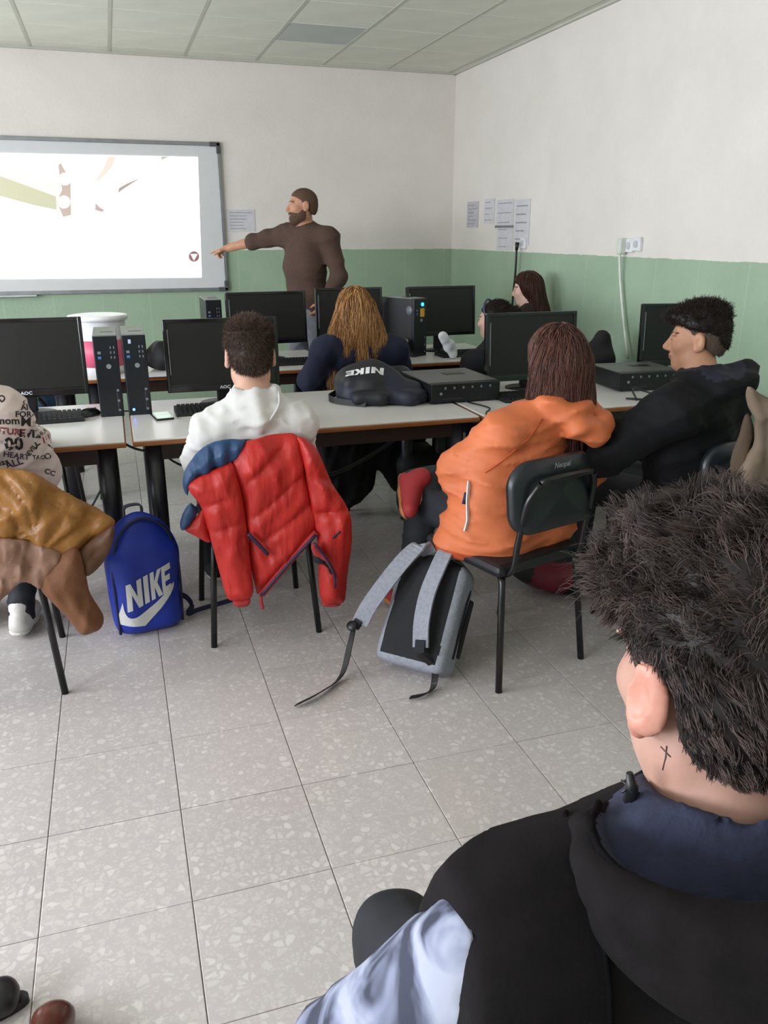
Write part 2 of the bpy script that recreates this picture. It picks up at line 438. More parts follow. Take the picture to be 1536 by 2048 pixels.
# ------------------------------------------------------------------ the room
XL, XR, YB, YF, ZC = -3.6, 3.18, 7.7, -2.2, 2.93
DADO = 1.405
def wall_material():
    m = bpy.data.materials.new('painted plaster white over green'); m.use_nodes = True
    nt = m.node_tree; N = nt.nodes; L = nt.links; b = N['Principled BSDF']
    b.inputs['Roughness'].default_value = 0.62
    geo = N.new('ShaderNodeNewGeometry'); sp = N.new('ShaderNodeSeparateXYZ'); L.new(geo.outputs['Position'], sp.inputs[0])
    nz = N.new('ShaderNodeTexNoise'); nz.inputs['Scale'].default_value = 3.0; nz.inputs['Detail'].default_value = 6
    L.new(geo.outputs['Position'], nz.inputs['Vector'])
    wn = N.new('ShaderNodeTexNoise'); wn.inputs['Scale'].default_value = 14; L.new(geo.outputs['Position'], wn.inputs['Vector'])
    ma = N.new('ShaderNodeMath'); ma.operation = 'MULTIPLY_ADD'; ma.inputs[1].default_value = 0.012; L.new(wn.outputs['Fac'], ma.inputs[0]); L.new(sp.outputs['Z'], ma.inputs[2])
    gt = N.new('ShaderNodeMath'); gt.operation = 'GREATER_THAN'; gt.inputs[1].default_value = DADO+0.006; L.new(ma.outputs[0], gt.inputs[0])
    def ramp(c1, c2):
        r = N.new('ShaderNodeValToRGB'); r.color_ramp.elements[0].position = 0.3; r.color_ramp.elements[1].position = 0.72
        r.color_ramp.elements[0].color = (*hexc(c1), 1); r.color_ramp.elements[1].color = (*hexc(c2), 1); L.new(nz.outputs['Fac'], r.inputs['Fac']); return r
    g = ramp('#96ad93', '#a0b69d'); wh = ramp('#ddd7cf', '#e4ded7')
    # faint vertical joints in the green wainscot, every 0.4 m
    ad = N.new('ShaderNodeMath'); ad.operation = 'ADD'; L.new(sp.outputs['X'], ad.inputs[0]); L.new(sp.outputs['Y'], ad.inputs[1])
    pp = N.new('ShaderNodeMath'); pp.operation = 'PINGPONG'; pp.inputs[1].default_value = 0.2; L.new(ad.outputs[0], pp.inputs[0])
    lt = N.new('ShaderNodeMath'); lt.operation = 'LESS_THAN'; lt.inputs[1].default_value = 0.004; L.new(pp.outputs[0], lt.inputs[0])
    jm = N.new('ShaderNodeMath'); jm.operation = 'MULTIPLY'; jm.inputs[1].default_value = 0.22; L.new(lt.outputs[0], jm.inputs[0])
    mj = N.new('ShaderNodeMixRGB'); mj.inputs['Color2'].default_value = (*hexc('#c4d6bd'), 1); L.new(jm.outputs[0], mj.inputs['Fac']); L.new(g.outputs['Color'], mj.inputs['Color1'])
    mx = N.new('ShaderNodeMixRGB'); L.new(gt.outputs[0], mx.inputs['Fac']); L.new(mj.outputs['Color'], mx.inputs['Color1']); L.new(wh.outputs['Color'], mx.inputs['Color2'])
    L.new(mx.outputs['Color'], b.inputs['Base Color'])
    rr = N.new('ShaderNodeMapRange'); rr.inputs['To Min'].default_value = 0.38; rr.inputs['To Max'].default_value = 0.75; L.new(gt.outputs[0], rr.inputs['Value']); L.new(rr.outputs[0], b.inputs['Roughness'])
    n2 = N.new('ShaderNodeTexNoise'); n2.inputs['Scale'].default_value = 40; L.new(geo.outputs['Position'], n2.inputs['Vector'])
    bp = N.new('ShaderNodeBump'); bp.inputs['Strength'].default_value = 0.12; bp.inputs['Distance'].default_value = 0.02; L.new(n2.outputs['Fac'], bp.inputs['Height']); L.new(bp.outputs['Normal'], b.inputs['Normal'])
    return m
M_WALL = wall_material()
def struct(o): o['kind'] = 'structure'; return o
struct(MB().box(((XL+XR)/2, YB+0.1, ZC/2), (XR-XL+0.4, 0.2, ZC+0.2)).build('wall_back', M_WALL))
struct(MB().box((XR+0.1, (YB+YF)/2, ZC/2), (0.2, YB-YF, ZC+0.2)).build('wall_right', M_WALL))
struct(MB().box(((XL+XR)/2, YF-0.1, ZC/2), (XR-XL+0.4, 0.2, ZC+0.2)).build('wall_rear', M_WALL))
WIN = [(0.15, 2.0), (2.75, 2.0), (5.35, 2.0)]; WZ0, WZ1 = 1.0, 2.5
wl = MB(); ys = [YF]
for c, wd in WIN: ys += [c-wd/2, c+wd/2]
ys.append(YB)
wl.box((XL-0.1, (YF+YB)/2, WZ0/2), (0.2, YB-YF, WZ0)); wl.box((XL-0.1, (YF+YB)/2, (WZ1+ZC)/2), (0.2, YB-YF, ZC-WZ1+0.001))
for i in range(0, len(ys), 2): wl.box((XL-0.1, (ys[i]+ys[i+1])/2, (WZ0+WZ1)/2), (0.2, ys[i+1]-ys[i], WZ1-WZ0))
struct(wl.build('wall_left', M_WALL))
M_ALU = mat('window aluminium', '#c9cbcc', 0.35, metal=0.7)
for i, (c, wd) in enumerate(WIN):
    f = MB()
    for y in (c-wd/2+0.025, c, c+wd/2-0.025): f.box((XL-0.06, y, (WZ0+WZ1)/2), (0.05, 0.05, WZ1-WZ0))
    for z in (WZ0+0.025, WZ1-0.025): f.box((XL-0.06, c, z), (0.05, wd, 0.05))
    wo = struct(f.build('window_%d' % (i+1), M_ALU))
    MB().box((XL+0.03, c, WZ0-0.015), (0.2, wd+0.1, 0.03), bev=0.005).build('window_sill', mat('sill stone', '#cfcac0', 0.5), wo)

# floor: terrazzo tiles
def terrazzo():
    m = bpy.data.materials.new('polished terrazzo'); m.use_nodes = True
    nt = m.node_tree; N = nt.nodes; L = nt.links; b = N['Principled BSDF']
    geo = N.new('ShaderNodeNewGeometry'); oi = N.new('ShaderNodeObjectInfo')
    wn = N.new('ShaderNodeTexNoise'); wn.inputs['Scale'].default_value = 30; L.new(geo.outputs['Position'], wn.inputs['Vector'])
    vm = N.new('ShaderNodeVectorMath'); vm.operation = 'MULTIPLY_ADD'; vm.inputs[1].default_value = (0.02, 0.02, 0.0)
    L.new(wn.outputs['Color'], vm.inputs[0]); L.new(geo.outputs['Position'], vm.inputs[2])
    cols = None
    def chips(scale, thr, soft):
        v = N.new('ShaderNodeTexVoronoi'); v.inputs['Scale'].default_value = scale; v.feature = 'DISTANCE_TO_EDGE'; L.new(vm.outputs[0], v.inputs['Vector'])
        vc = N.new('ShaderNodeTexVoronoi'); vc.inputs['Scale'].default_value = scale; L.new(vm.outputs[0], vc.inputs['Vector'])
        sc = N.new('ShaderNodeSeparateColor'); L.new(vc.outputs['Color'], sc.inputs[0])
        mr = N.new('ShaderNodeMapRange'); mr.inputs['From Min'].default_value = thr; mr.inputs['From Max'].default_value = thr+soft; L.new(v.outputs['Distance'], mr.inputs['Value'])
        gr = N.new('ShaderNodeMapRange'); gr.inputs['From Min'].default_value = 0.25; gr.inputs['From Max'].default_value = 0.6; L.new(sc.outputs[0], gr.inputs['Value'])
        mu = N.new('ShaderNodeMath'); mu.operation = 'MULTIPLY'; L.new(mr.outputs[0], mu.inputs[0]); L.new(gr.outputs[0], mu.inputs[1])
        return mu, sc
    a, sa = chips(43, 0.10, 0.10); c, sc_ = chips(85, 0.08, 0.1)
    nz = N.new('ShaderNodeTexNoise'); nz.inputs['Scale'].default_value = 1.2; nz.inputs['Detail'].default_value = 5; L.new(geo.outputs['Position'], nz.inputs['Vector'])
    bs = N.new('ShaderNodeValToRGB'); bs.color_ramp.elements[0].color = (*hexc('#b4acaa'), 1); bs.color_ramp.elements[1].color = (*hexc('#bdb6b4'), 1); L.new(nz.outputs['Fac'], bs.inputs['Fac'])
    m1 = N.new('ShaderNodeMixRGB'); m1.inputs['Color2'].default_value = (*hexc('#cbc4c0'), 1); L.new(bs.outputs['Color'], m1.inputs['Color1'])
    f1 = N.new('ShaderNodeMath'); f1.operation = 'MULTIPLY'; f1.inputs[1].default_value = 0.5; L.new(c.outputs[0], f1.inputs[0]); L.new(f1.outputs[0], m1.inputs['Fac'])
    cr = N.new('ShaderNodeValToRGB'); cr.color_ramp.elements[0].color = (*hexc('#c3bbb6'), 1); cr.color_ramp.elements[1].color = (*hexc('#d9d3cf'), 1); L.new(sa.outputs[1], cr.inputs['Fac'])
    m2 = N.new('ShaderNodeMixRGB'); L.new(m1.outputs['Color'], m2.inputs['Color1']); L.new(cr.outputs['Color'], m2.inputs['Color2'])
    f2 = N.new('ShaderNodeMath'); f2.operation = 'MULTIPLY'; f2.inputs[1].default_value = 0.7; L.new(a.outputs[0], f2.inputs[0]); L.new(f2.outputs[0], m2.inputs['Fac'])
    hv = N.new('ShaderNodeHueSaturation'); L.new(m2.outputs['Color'], hv.inputs['Color'])
    vr = N.new('ShaderNodeMapRange'); vr.inputs['To Min'].default_value = 0.96; vr.inputs['To Max'].default_value = 1.04; L.new(oi.outputs['Random'], vr.inputs['Value']); L.new(vr.outputs[0], hv.inputs['Value'])
    # a few scuffs of grime
    sn = N.new('ShaderNodeTexNoise'); sn.inputs['Scale'].default_value = 7; sn.inputs['Detail'].default_value = 8; L.new(geo.outputs['Position'], sn.inputs['Vector'])
    sr = N.new('ShaderNodeMapRange'); sr.inputs['From Min'].default_value = 0.70; sr.inputs['From Max'].default_value = 0.8; sr.inputs['To Max'].default_value = 0.35; L.new(sn.outputs['Fac'], sr.inputs['Value'])
    md = N.new('ShaderNodeMixRGB'); md.inputs['Color2'].default_value = (*hexc('#6f675e'), 1); L.new(sr.outputs[0], md.inputs['Fac']); L.new(hv.outputs['Color'], md.inputs['Color1'])
    L.new(md.outputs['Color'], b.inputs['Base Color'])
    b.inputs['Roughness'].default_value = 0.27; b.inputs['Specular IOR Level'].default_value = 0.5
    rn = N.new('ShaderNodeMapRange'); rn.inputs['To Min'].default_value = 0.2; rn.inputs['To Max'].default_value = 0.36; L.new(nz.outputs['Fac'], rn.inputs['Value']); L.new(rn.outputs[0], b.inputs['Roughness'])
    return m
M_TERR = terrazzo(); M_JOINT = mat('tile joint', '#8c8178', 0.9)
floor = struct(MB().box(((XL+XR)/2, (YB+YF)/2, -0.055), (XR-XL+0.3, YB-YF+0.3, 0.1)).build('floor', M_JOINT))
T = 0.352; X0, Y0 = 0.035, 1.637
def tile_mesh(x0, x1, y0, y1, out=None):
    mb = MB() if out is None else out
    g = 0.0011; x0 += g; x1 -= g; y0 += g; y1 -= g; bv = 0.0015
    lo = [mb.bm.verts.new(p) for p in ((x0, y0, -0.006), (x1, y0, -0.006), (x1, y1, -0.006), (x0, y1, -0.006))]
    mi = [mb.bm.verts.new(p) for p in ((x0, y0, -bv*0.5), (x1, y0, -bv*0.5), (x1, y1, -bv*0.5), (x0, y1, -bv*0.5))]
    hi = [mb.bm.verts.new(p) for p in ((x0+bv, y0+bv, 0), (x1-bv, y0+bv, 0), (x1-bv, y1-bv, 0), (x0+bv, y1-bv, 0))]
    for k in range(4):
        j = (k+1) % 4
        mb.bm.faces.new((lo[k], lo[j], mi[j], mi[k])); mb.bm.faces.new((mi[k], mi[j], hi[j], hi[k]))
    mb.bm.faces.new(hi)
    return mb
proto = tile_mesh(0, T, 0, T).mesh('tile'); proto.materials.append(M_TERR)
rest = MB()
i0 = math.floor((XL-X0)/T); i1 = math.ceil((XR-X0)/T); j0 = math.floor((YF-Y0)/T); j1 = math.ceil((YB-Y0)/T)
for i in range(i0, i1):
    for j in range(j0, j1):
        x0, x1 = max(XL, X0+i*T), min(XR, X0+(i+1)*T); y0, y1 = max(YF, Y0+j*T), min(YB, Y0+(j+1)*T)
        full = abs(x1-x0-T) < 1e-6 and abs(y1-y0-T) < 1e-6
        if full and -1.2 < x0 < 2.95 and 0.9 < y0 < 5.4:
            link('tile', proto, None, floor, (x0, y0, random.uniform(-0.0006, 0.0006)))
        else: tile_mesh(x0, x1, y0, y1, rest)
tag(rest.build('tile_field', M_TERR, floor), kind='stuff')

# ceiling: mineral panels in a grid of T-bars
CT = 0.589; CX0, CY0 = 0.16, 7.48
ceil = struct(MB().box(((XL+XR)/2, (YB+YF)/2, ZC+0.08), (XR-XL+0.4, YB-YF+0.4, 0.1)).build('ceiling', mat('slab', '#b9b7ae', 0.9)))
M_PAN = mat('ceiling panel', '#d9d9cc', 0.9, var=0.05, scale=4, bump=0.15, bscale=160)
M_PAN2 = mat('ceiling panel greyed', '#b7bbb6', 0.9, var=0.05, scale=4, bump=0.15, bscale=160)
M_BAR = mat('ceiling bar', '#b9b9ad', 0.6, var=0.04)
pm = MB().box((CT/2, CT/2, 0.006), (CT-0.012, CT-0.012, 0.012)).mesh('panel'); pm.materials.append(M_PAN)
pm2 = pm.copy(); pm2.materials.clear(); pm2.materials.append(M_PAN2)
ci0 = math.floor((XL-CX0)/CT); ci1 = math.ceil((XR-CX0)/CT); cj0 = math.floor((YF-CY0)/CT); cj1 = math.ceil((YB-CY0)/CT)
for i in range(ci0, ci1):
    for j in range(cj0, cj1):
        x0, x1 = max(XL, CX0+i*CT), min(XR, CX0+(i+1)*CT); y0, y1 = max(YF, CY0+j*CT), min(YB, CY0+(j+1)*CT)
        if x1-x0 < 0.03 or y1-y0 < 0.03: continue
        full = abs(x1-x0-CT) < 1e-6 and abs(y1-y0-CT) < 1e-6
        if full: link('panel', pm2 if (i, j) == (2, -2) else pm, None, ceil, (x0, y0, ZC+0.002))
        else: MB().box(((x0+x1)/2, (y0+y1)/2, ZC+0.008), (x1-x0-0.012, y1-y0-0.012, 0.012)).build('panel', M_PAN, ceil)
for i in range(ci0+1, ci1): MB().box((CX0+i*CT, (YB+YF)/2, ZC+0.002), (0.024, YB-YF, 0.006)).build('grid_bar', M_BAR, ceil)
for j in range(cj0+1, cj1): MB().box(((XL+XR)/2, CY0+j*CT, ZC+0.0025), (XR-XL, 0.016, 0.005)).build('grid_bar', M_PAN, ceil)
for a, b, d in (((XL+XR)/2, YB-0.012, (XR-XL, 0.024, 0.02)), (XR-0.012, (YB+YF)/2, (0.024, YB-YF, 0.02))):
    struct(MB().box((a, b, ZC-0.004), d).build('trim_1' if d[0] > 1 else 'trim_2', M_BAR))

# ------------------------------------------------------------------ whiteboard with the projected picture
wb = thing('whiteboard', 'large white board with grey metal frame on the back wall', 'whiteboard', (-0.72, YB, 1.07))
BW, BH = 3.4, 1.2
M_GREYM = mat('brushed frame', '#8f9294', 0.4, metal=0.6); M_DKPL = mat('dark corner plastic', '#4a4c4d', 0.5)
MB().box((0, -0.012, BH/2), (BW, 0.02, BH)).build('writing_panel', mat('whiteboard enamel', '#d3d4d4', 0.45, var=0.02), wb)
for z in (0.0, BH): MB().box((0, -0.018, z), (BW+0.03, 0.034, 0.03), bev=0.004).build('frame_rail', M_GREYM, wb)
for x in (-BW/2, BW/2): MB().box((x, -0.018, BH/2), (0.03, 0.034, BH), bev=0.004).build('frame_rail', M_GREYM, wb)
for x in (-BW/2, BW/2):
    for z in (0, BH):
        sx, sz = (1 if x < 0 else -1), (1 if z == 0 else -1)
        MB().box((x+sx*0.03, -0.019, z), (0.09, 0.042, 0.036), bev=0.006).box((x, -0.019, z+sz*0.03), (0.036, 0.042, 0.09), bev=0.006).build('frame_corner', M_DKPL, wb)
MB().box((-0.35, -0.05, -0.02), (0.9, 0.08, 0.012), bev=0.003).build('pen_tray', mat('tray', '#c5c9cb', 0.4, metal=0.4), wb)
# the picture: light thrown on the board
pic = thing('projected_picture', 'bright projected video picture of hands on the whiteboard', 'projection', (0, YB-0.024, 0))
def em(name, col, s): return mat(name, col, 0.8, var=0.0, emit=col, estr=s)
PW = em('picture white', '#ffffff', 1.05)
def WX(x, y, d=0.0): p = atY(x, y, YB-0.03); return (p[0], p[2])
MB().prism([(-2.3, WX(0, 556)[1]), WX(404, 555), WX(396, 314), (-2.3, WX(0, 308)[1])], 'y', -0.003, 0).build('picture_ground', PW, pic)
def shape(nm, pts, m, lay=1): MB().prism([WX(*p) for p in pts], 'y', -0.003-0.0012*lay, -0.003).build(nm, m, pic)
shape('picture_forearm', [(-60, 322), (0, 331), (62, 350), (118, 372), (123, 392), (106, 396), (52, 378), (-60, 352)], em('picture sleeve pale', '#e6e0cc', 0.62))
shape('picture_sleeve', [(-60, 346), (0, 352), (50, 370), (112, 393), (114, 420), (66, 410), (0, 392), (-60, 380)], em('picture sleeve shade', '#c4c2a6', 0.42), 2)
shape('picture_fingers', [(116, 330), (122, 326), (130, 342), (141, 352), (142, 430), (126, 434), (118, 415), (113, 404), (124, 380)], em('picture fingers', '#b9a79b', 0.5), 3)
for c in ((130, 358), (128, 404)):
    shape('picture_fingertip', [(c[0]+13*math.cos(a), c[1]+13*math.sin(a)) for a in np.linspace(0, 6.28, 14)[:-1]], em('picture fingertip', '#fdf3ec', 0.98), 4)
shape('picture_far_finger', [(188, 366), (208, 336), (216, 313), (233, 313), (222, 336), (200, 360)], em('picture finger far', '#d9c7bb', 0.65))
shape('picture_thumb', [(190, 420), (191, 406), (200, 415), (209, 420), (204, 424)], em('picture thumb', '#b5a29a', 0.5))
shape('picture_line', [(236, 386), (238, 376), (252, 368), (282, 355), (262, 368), (244, 380)], em('picture line', '#a8948a', 0.5))
shape('picture_notch', [(322, 313), (338, 313), (323, 320)], em('picture notch', '#a9a49c', 0.7))
mk = (388, 513); M_MK = em('picture mark', '#8c6264', 0.6)
shape('picture_mark', [(mk[0]+10.5*math.cos(a), mk[1]+10.5*math.sin(a)) for a in np.linspace(0, 6.28, 25)[:-1]], M_MK, 1)
shape('picture_mark_triangle', [(mk[0]-7, mk[1]-5), (mk[0]+7, mk[1]-5), (mk[0], mk[1]+8)], PW, 3)

# papers on the walls
M_PAP = mat('printed paper', '#cfccd0', 0.8, var=0.06, scale=18); M_PAP2 = mat('printed paper grey', '#bfbcc2', 0.8, var=0.12, scale=22); M_INK = mat('paper print ink', '#9a98a2', 0.8)
def paper(label, cx, cz, wd, ht, wall, m=M_PAP, lines=5, rot=0.0, dark=False):
    o = thing('paper_sheet', label, 'paper', (0, 0, 0), 0, 'printed sheets taped to the wall')
    if wall == 'B': o.location = (cx, YB-0.003, cz); o.rotation_euler = (0, rot, 0)
    else: o.location = (XR-0.003, cx, cz); o.rotation_euler = (0, rot, R(-90))
    MB().box((0, 0, 0), (wd, 0.004, ht)).build('sheet', m, o)
    for k in range(lines):
        z = ht*(0.36-0.72*k/max(1, lines-1)); l = wd*random.uniform(0.45, 0.8)
        MB().box((-(wd*0.8-l)/2, -0.003, z), (l, 0.002, ht*0.03)).build('print_line', M_INK, o)
    return o
paper('pale printed sheet on the back wall between whiteboard and teacher', 1.145, 1.655, 0.25, 0.185, 'B', lines=6)
paper('small greyish sheet on the right wall nearest the corner', 7.215, 1.71, 0.25, 0.22, 'R', M_PAP2, 6)
paper('leftmost sheet of the cluster of papers on the right wall', 6.86, 1.73, 0.21, 0.2, 'R', M_PAP, 4)
paper('upper middle sheet with heavy dark bottom edge on the right wall', 6.55, 1.71, 0.32, 0.21, 'R', M_PAP, 3)
paper('lower middle sheet of the right wall papers under the framed one', 6.53, 1.51, 0.3, 0.19, 'R', M_PAP, 3)
paper('tall right sheet of the paper cluster above the black plug', 6.23, 1.63, 0.26, 0.35, 'R', M_PAP, 5)
MB().box((XR-0.008, 6.55, 1.602), (0.006, 0.34, 0.018)).build('tape_strip', M_GREYM)
tag(bpy.data.objects['tape_strip'], 'dark strip between the upper and lower middle sheets on the right wall', 'tape')

# sockets and wall cords
def socket(label, y, z):
    o = thing('wall_socket', label, 'socket', (XR, y, z), R(90), 'white wall sockets above the green paint')
    MB().box((0, 0.012, 0), (0.085, 0.024, 0.085), bev=0.006).build('plate', mat('socket plastic', '#dfe0e2', 0.4), o)
    MB().tube([(0, 0.02, 0), (0, 0.03, 0)], 0.022, 14).build('outlet', mat('socket well', '#c3c5c8', 0.4), o); return o
socket('white socket on right wall beside the black plug', 6.17, 1.475)
socket('white socket on right wall above the white cable, nearer the window monitor', 4.70, 1.475)
socket('second white socket on right wall right of the white cable plug', 4.62, 1.485)
M_BLKPL = mat('black plastic', '#16171a', 0.42, var=0.1)
o = thing('power_cord', 'black power cord hanging from the socket on the right wall', 'cord', (XR-0.02, 6.2, 0.76))
MB().tube([(-0.03, 0.0, 0.72), (-0.035, 0.0, 0.66)], [0.018, 0.012], 10).build('plug', M_BLKPL, o)
MB().tube(catmull([(-0.035, 0.0, 0.67), (-0.03, 0.01, 0.5), (-0.02, 0.05, 0.3), (-0.03, 0.06, 0.02)]), 0.009, 8).build('cable', M_BLKPL, o)
o = thing('power_cord', 'white cable running down the green right wall behind the computer case', 'cord', (XR-0.02, 4.72, 0.76))
M_WCAB = mat('white cable', '#d5dbd0', 0.5)
MB().box((-0.02, 0.03, 0.71), (0.05, 0.045, 0.1), bev=0.01).build('plug', M_WCAB, o)
MB().tube(catmull([(-0.03, 0.03, 0.67), (-0.012, 0.02, 0.5), (-0.012, -0.06, 0.25), (-0.02, -0.16, 0.02)]), 0.009, 8).build('cable', M_WCAB, o)
# ------------------------------------------------------------------ desks
M_LAM = mat('white laminate', '#dbd9d5', 0.28, var=0.05, scale=3); M_EDGE = mat('orange beech edging', '#8a5328', 0.45, var=0.15, scale=20, stretch=(1, 8, 8))
M_STEEL = mat('dark painted steel', '#202128', 0.38, var=0.1); M_RAIL = mat('dark brown rail', '#2c1a14', 0.5)
DZ = 0.75; DESK_W, DESK_D = 1.545, 0.85
def desk_mesh():
    root = thing('desk', 'x', 'desk', (0, 0, 0), 0, 'white computer desks in two rows')
    w2, d = DESK_W/2, DESK_D
    MB().box((0, d/2, DZ-0.004), (DESK_W-0.01, d-0.01, 0.008), bev=0.002).build('tabletop', M_LAM, root)
    e = MB().box((0, d/2, DZ-0.0175), (DESK_W, d, 0.019), bev=0.004); e.build('edge_band', M_EDGE, root)
    for y in (0.08, d-0.08):
        MB().box((0, y, DZ-0.066), (DESK_W-0.16, 0.03, 0.078), bev=0.003).build('apron', M_RAIL, root)
    for x in (-w2+0.09, w2-0.09):
        MB().box((x, d/2, DZ-0.058), (0.03, d-0.2, 0.06), bev=0.003).build('side_rail', M_STEEL, root)
    for sx in (-1, 1):
        for y in (0.085, d-0.085):
            l = MB(); l.tube([(sx*(w2-0.085), y, DZ-0.027), (sx*(w2-0.085), y, 0.03)], 0.036, 14)
            lo = l.build('leg', M_STEEL, root)
            MB().tube([(sx*(w2-0.085), y, 0.03), (sx*(w2-0.085), y, 0.0)], [0.034, 0.038], 14).build('foot_cap', M_BLKPL, lo)
    return root
dk = desk_mesh()
DESKS = [(-0.785, 3.37, 'left front desk with the keyboard and mouse, at the picture edge'),
         (0.785, 3.37, 'middle front desk carrying the phone, black backpack and flat computer'),
         (2.345, 3.37, 'right front desk behind the orange hooded jacket'),
         (-1.035, 4.98, 'left desk of the far row under the white bucket'),
         (0.52, 4.98, 'middle desk of the far row behind the white hoodie'),
         (1.925, 4.98, 'right desk of the far row with the yellow-stickered tower')]
for i, (x, y, l) in enumerate(DESKS):
    o = dk if i == 0 else copy_tree(dk)
    o.location = (x, y, 0); o['label'] = l
    if i == 5: o.scale = (0.8, 1, 1)

# ------------------------------------------------------------------ chairs
M_CHB = mat('black chair fabric', '#14161a', 0.55, bump=0.12, bscale=300); M_TUBE = mat('black chair tube', '#0d0e11', 0.32); M_CHP = mat('dark chair plastic', '#171d22', 0.35)
def rounded_slab(w, h, t, r, bow, n=9):
    """padded back panel: rounded outline, slightly bowed; in x-z, thickness along y"""
    out = []
    for cx, cz, a0 in ((w/2-r, h/2-r, 0), (-w/2+r, h/2-r, 90), (-w/2+r*0.8, -h/2+r*0.8, 180), (w/2-r*0.8, -h/2+r*0.8, 270)):
        rr = r if a0 < 180 else r*0.8
        for k in range(n): a = R(a0+90*k/(n-1)); out.append((cx+rr*math.cos(a), cz+rr*math.sin(a)))
    mb = MB(); bm = mb.bm
    def yb(x): return -bow*(1-(2*x/w)**2)
    rings = []
    for s, y in ((0.0, -t/2), (0.6, -t/2), (0.93, -t/2*0.92), (1.0, -t/2*0.4), (1.0, t/2*0.4), (0.93, t/2*0.92), (0.6, t/2), (0.0, t/2)):
        rings.append([bm.verts.new((x*max(s, 0.001), yb(x*s)+y, z*max(s, 0.001))) for x, z in out])
    m = len(out)
    for i in range(len(rings)-1):
        for k in range(m):
            f = bm.faces.new((rings[i][k], rings[i][(k+1) % m], rings[i+1][(k+1) % m], rings[i+1][k])); f.smooth = True
    return mb
def make_chair(seat_m=None, back_m=None, logo=False):
    root = thing('chair', 'x', 'chair', (0, 0, 0), 0, 'black tube-frame classroom chairs')
    # faces +y; origin on the floor under the middle of the seat
    hx, yb, yf = 0.205, -0.23, 0.23
    s = MB(); s.box((0, 0.01, 0.445), (0.42, 0.42, 0.045), bev=0.02); s.build('seat', seat_m or M_CHB, root)
    b = rounded_slab(0.40, 0.25, 0.045, 0.09, 0.03).build('backrest', back_m or M_CHP, root, (0, -0.215, 0.71), (R(-8), 0, 0))
    if logo: text_flat('logo', 'Neopal', 0.026, mat('logo silver', '#8f979c', 0.5), b, (0.0, -0.0565, 0.098), (R(90), 0, 0), bold=0.0004, shear=0.3)
    for sx in (-1, 1):
        MB().tube([(sx*hx*0.86, -0.17, 0.425), (sx*hx*0.9, -0.19, 0.40), (sx*(hx+0.008), yb, 0.0)], 0.0125, 10).build('leg', M_TUBE, root)
        MB().tube([(sx*hx*0.86, 0.17, 0.425), (sx*hx*0.92, 0.185, 0.40), (sx*(hx+0.01), yf, 0.0)], 0.0125, 10).build('leg', M_TUBE, root)
        MB().tube(catmull([(sx*hx*0.8, 0.0, 0.418), (sx*hx*0.8, -0.15, 0.42), (sx*hx*0.8, -0.215, 0.455), (sx*hx*0.8, -0.235, 0.56), (sx*hx*0.78, -0.262, 0.70), (sx*hx*0.62, -0.286, 0.775)], 5), 0.0115, 10).build('back_upright', M_TUBE, root)
        MB().box((sx*hx*0.83, 0, 0.418), (0.022, 0.36, 0.014), bev=0.003).build('side_rail', M_TUBE, root)
    MB().tube([(-hx*0.62, -0.286, 0.775), (-hx*0.5, -0.292, 0.785), (hx*0.5, -0.292, 0.785), (hx*0.62, -0.286, 0.775)], 0.0115, 10).build('back_crossbar', M_TUBE, root)
    MB().box((0, -0.12, 0.414), (0.34, 0.03, 0.014), bev=0.003).build('cross_rail', M_TUBE, root)
    return root
ch0 = make_chair(logo=True)
BLUE_SEAT = mat('blue seat fabric', '#2c4a6b', 0.7)
CHAIRS = [((1.302, 2.56), 17, 'black chair holding the seated person in the orange jacket'),
          ((0.452, 3.157), 0, 'black chair with the red padded jacket over its back'),
          ((-0.535, 2.96), 4, 'black chair under the tan quilted coat at left edge'),
          ((2.09, 2.56), 13, 'black chair of the boy in the black jacket'),
          ((1.40, 4.60), 0, 'black chair of the red-blonde person, hung with a black coat'),
          ((2.27, 4.60), 6, 'black chair of the person with dark tied-up hair'),
          ((2.87, 5.56), 25, 'black chair of the person with long brown hair by the right wall'),
          ((0.53, 0.64), -4, 'black chair of the boy in the black vest up front')]
for i, ((x, y), a, l) in enumerate(CHAIRS):
    o = ch0 if i == 0 else copy_tree(ch0)
    o.location = (x, y, 0); o.rotation_euler = (0, 0, R(a)); o['label'] = l
ch = make_chair(BLUE_SEAT, BLUE_SEAT); ch.location = (-0.52, 4.68, 0.0); ch['label'] = 'chair with blue seat behind the left front desk'
ch.rotation_euler = (0, 0, R(-5))
ch = copy_tree(ch0); ch.location = (2.17, 1.90, 0); ch.rotation_euler = (0, 0, R(35)); ch['label'] = 'black chair under the tan jacket at the right picture edge'

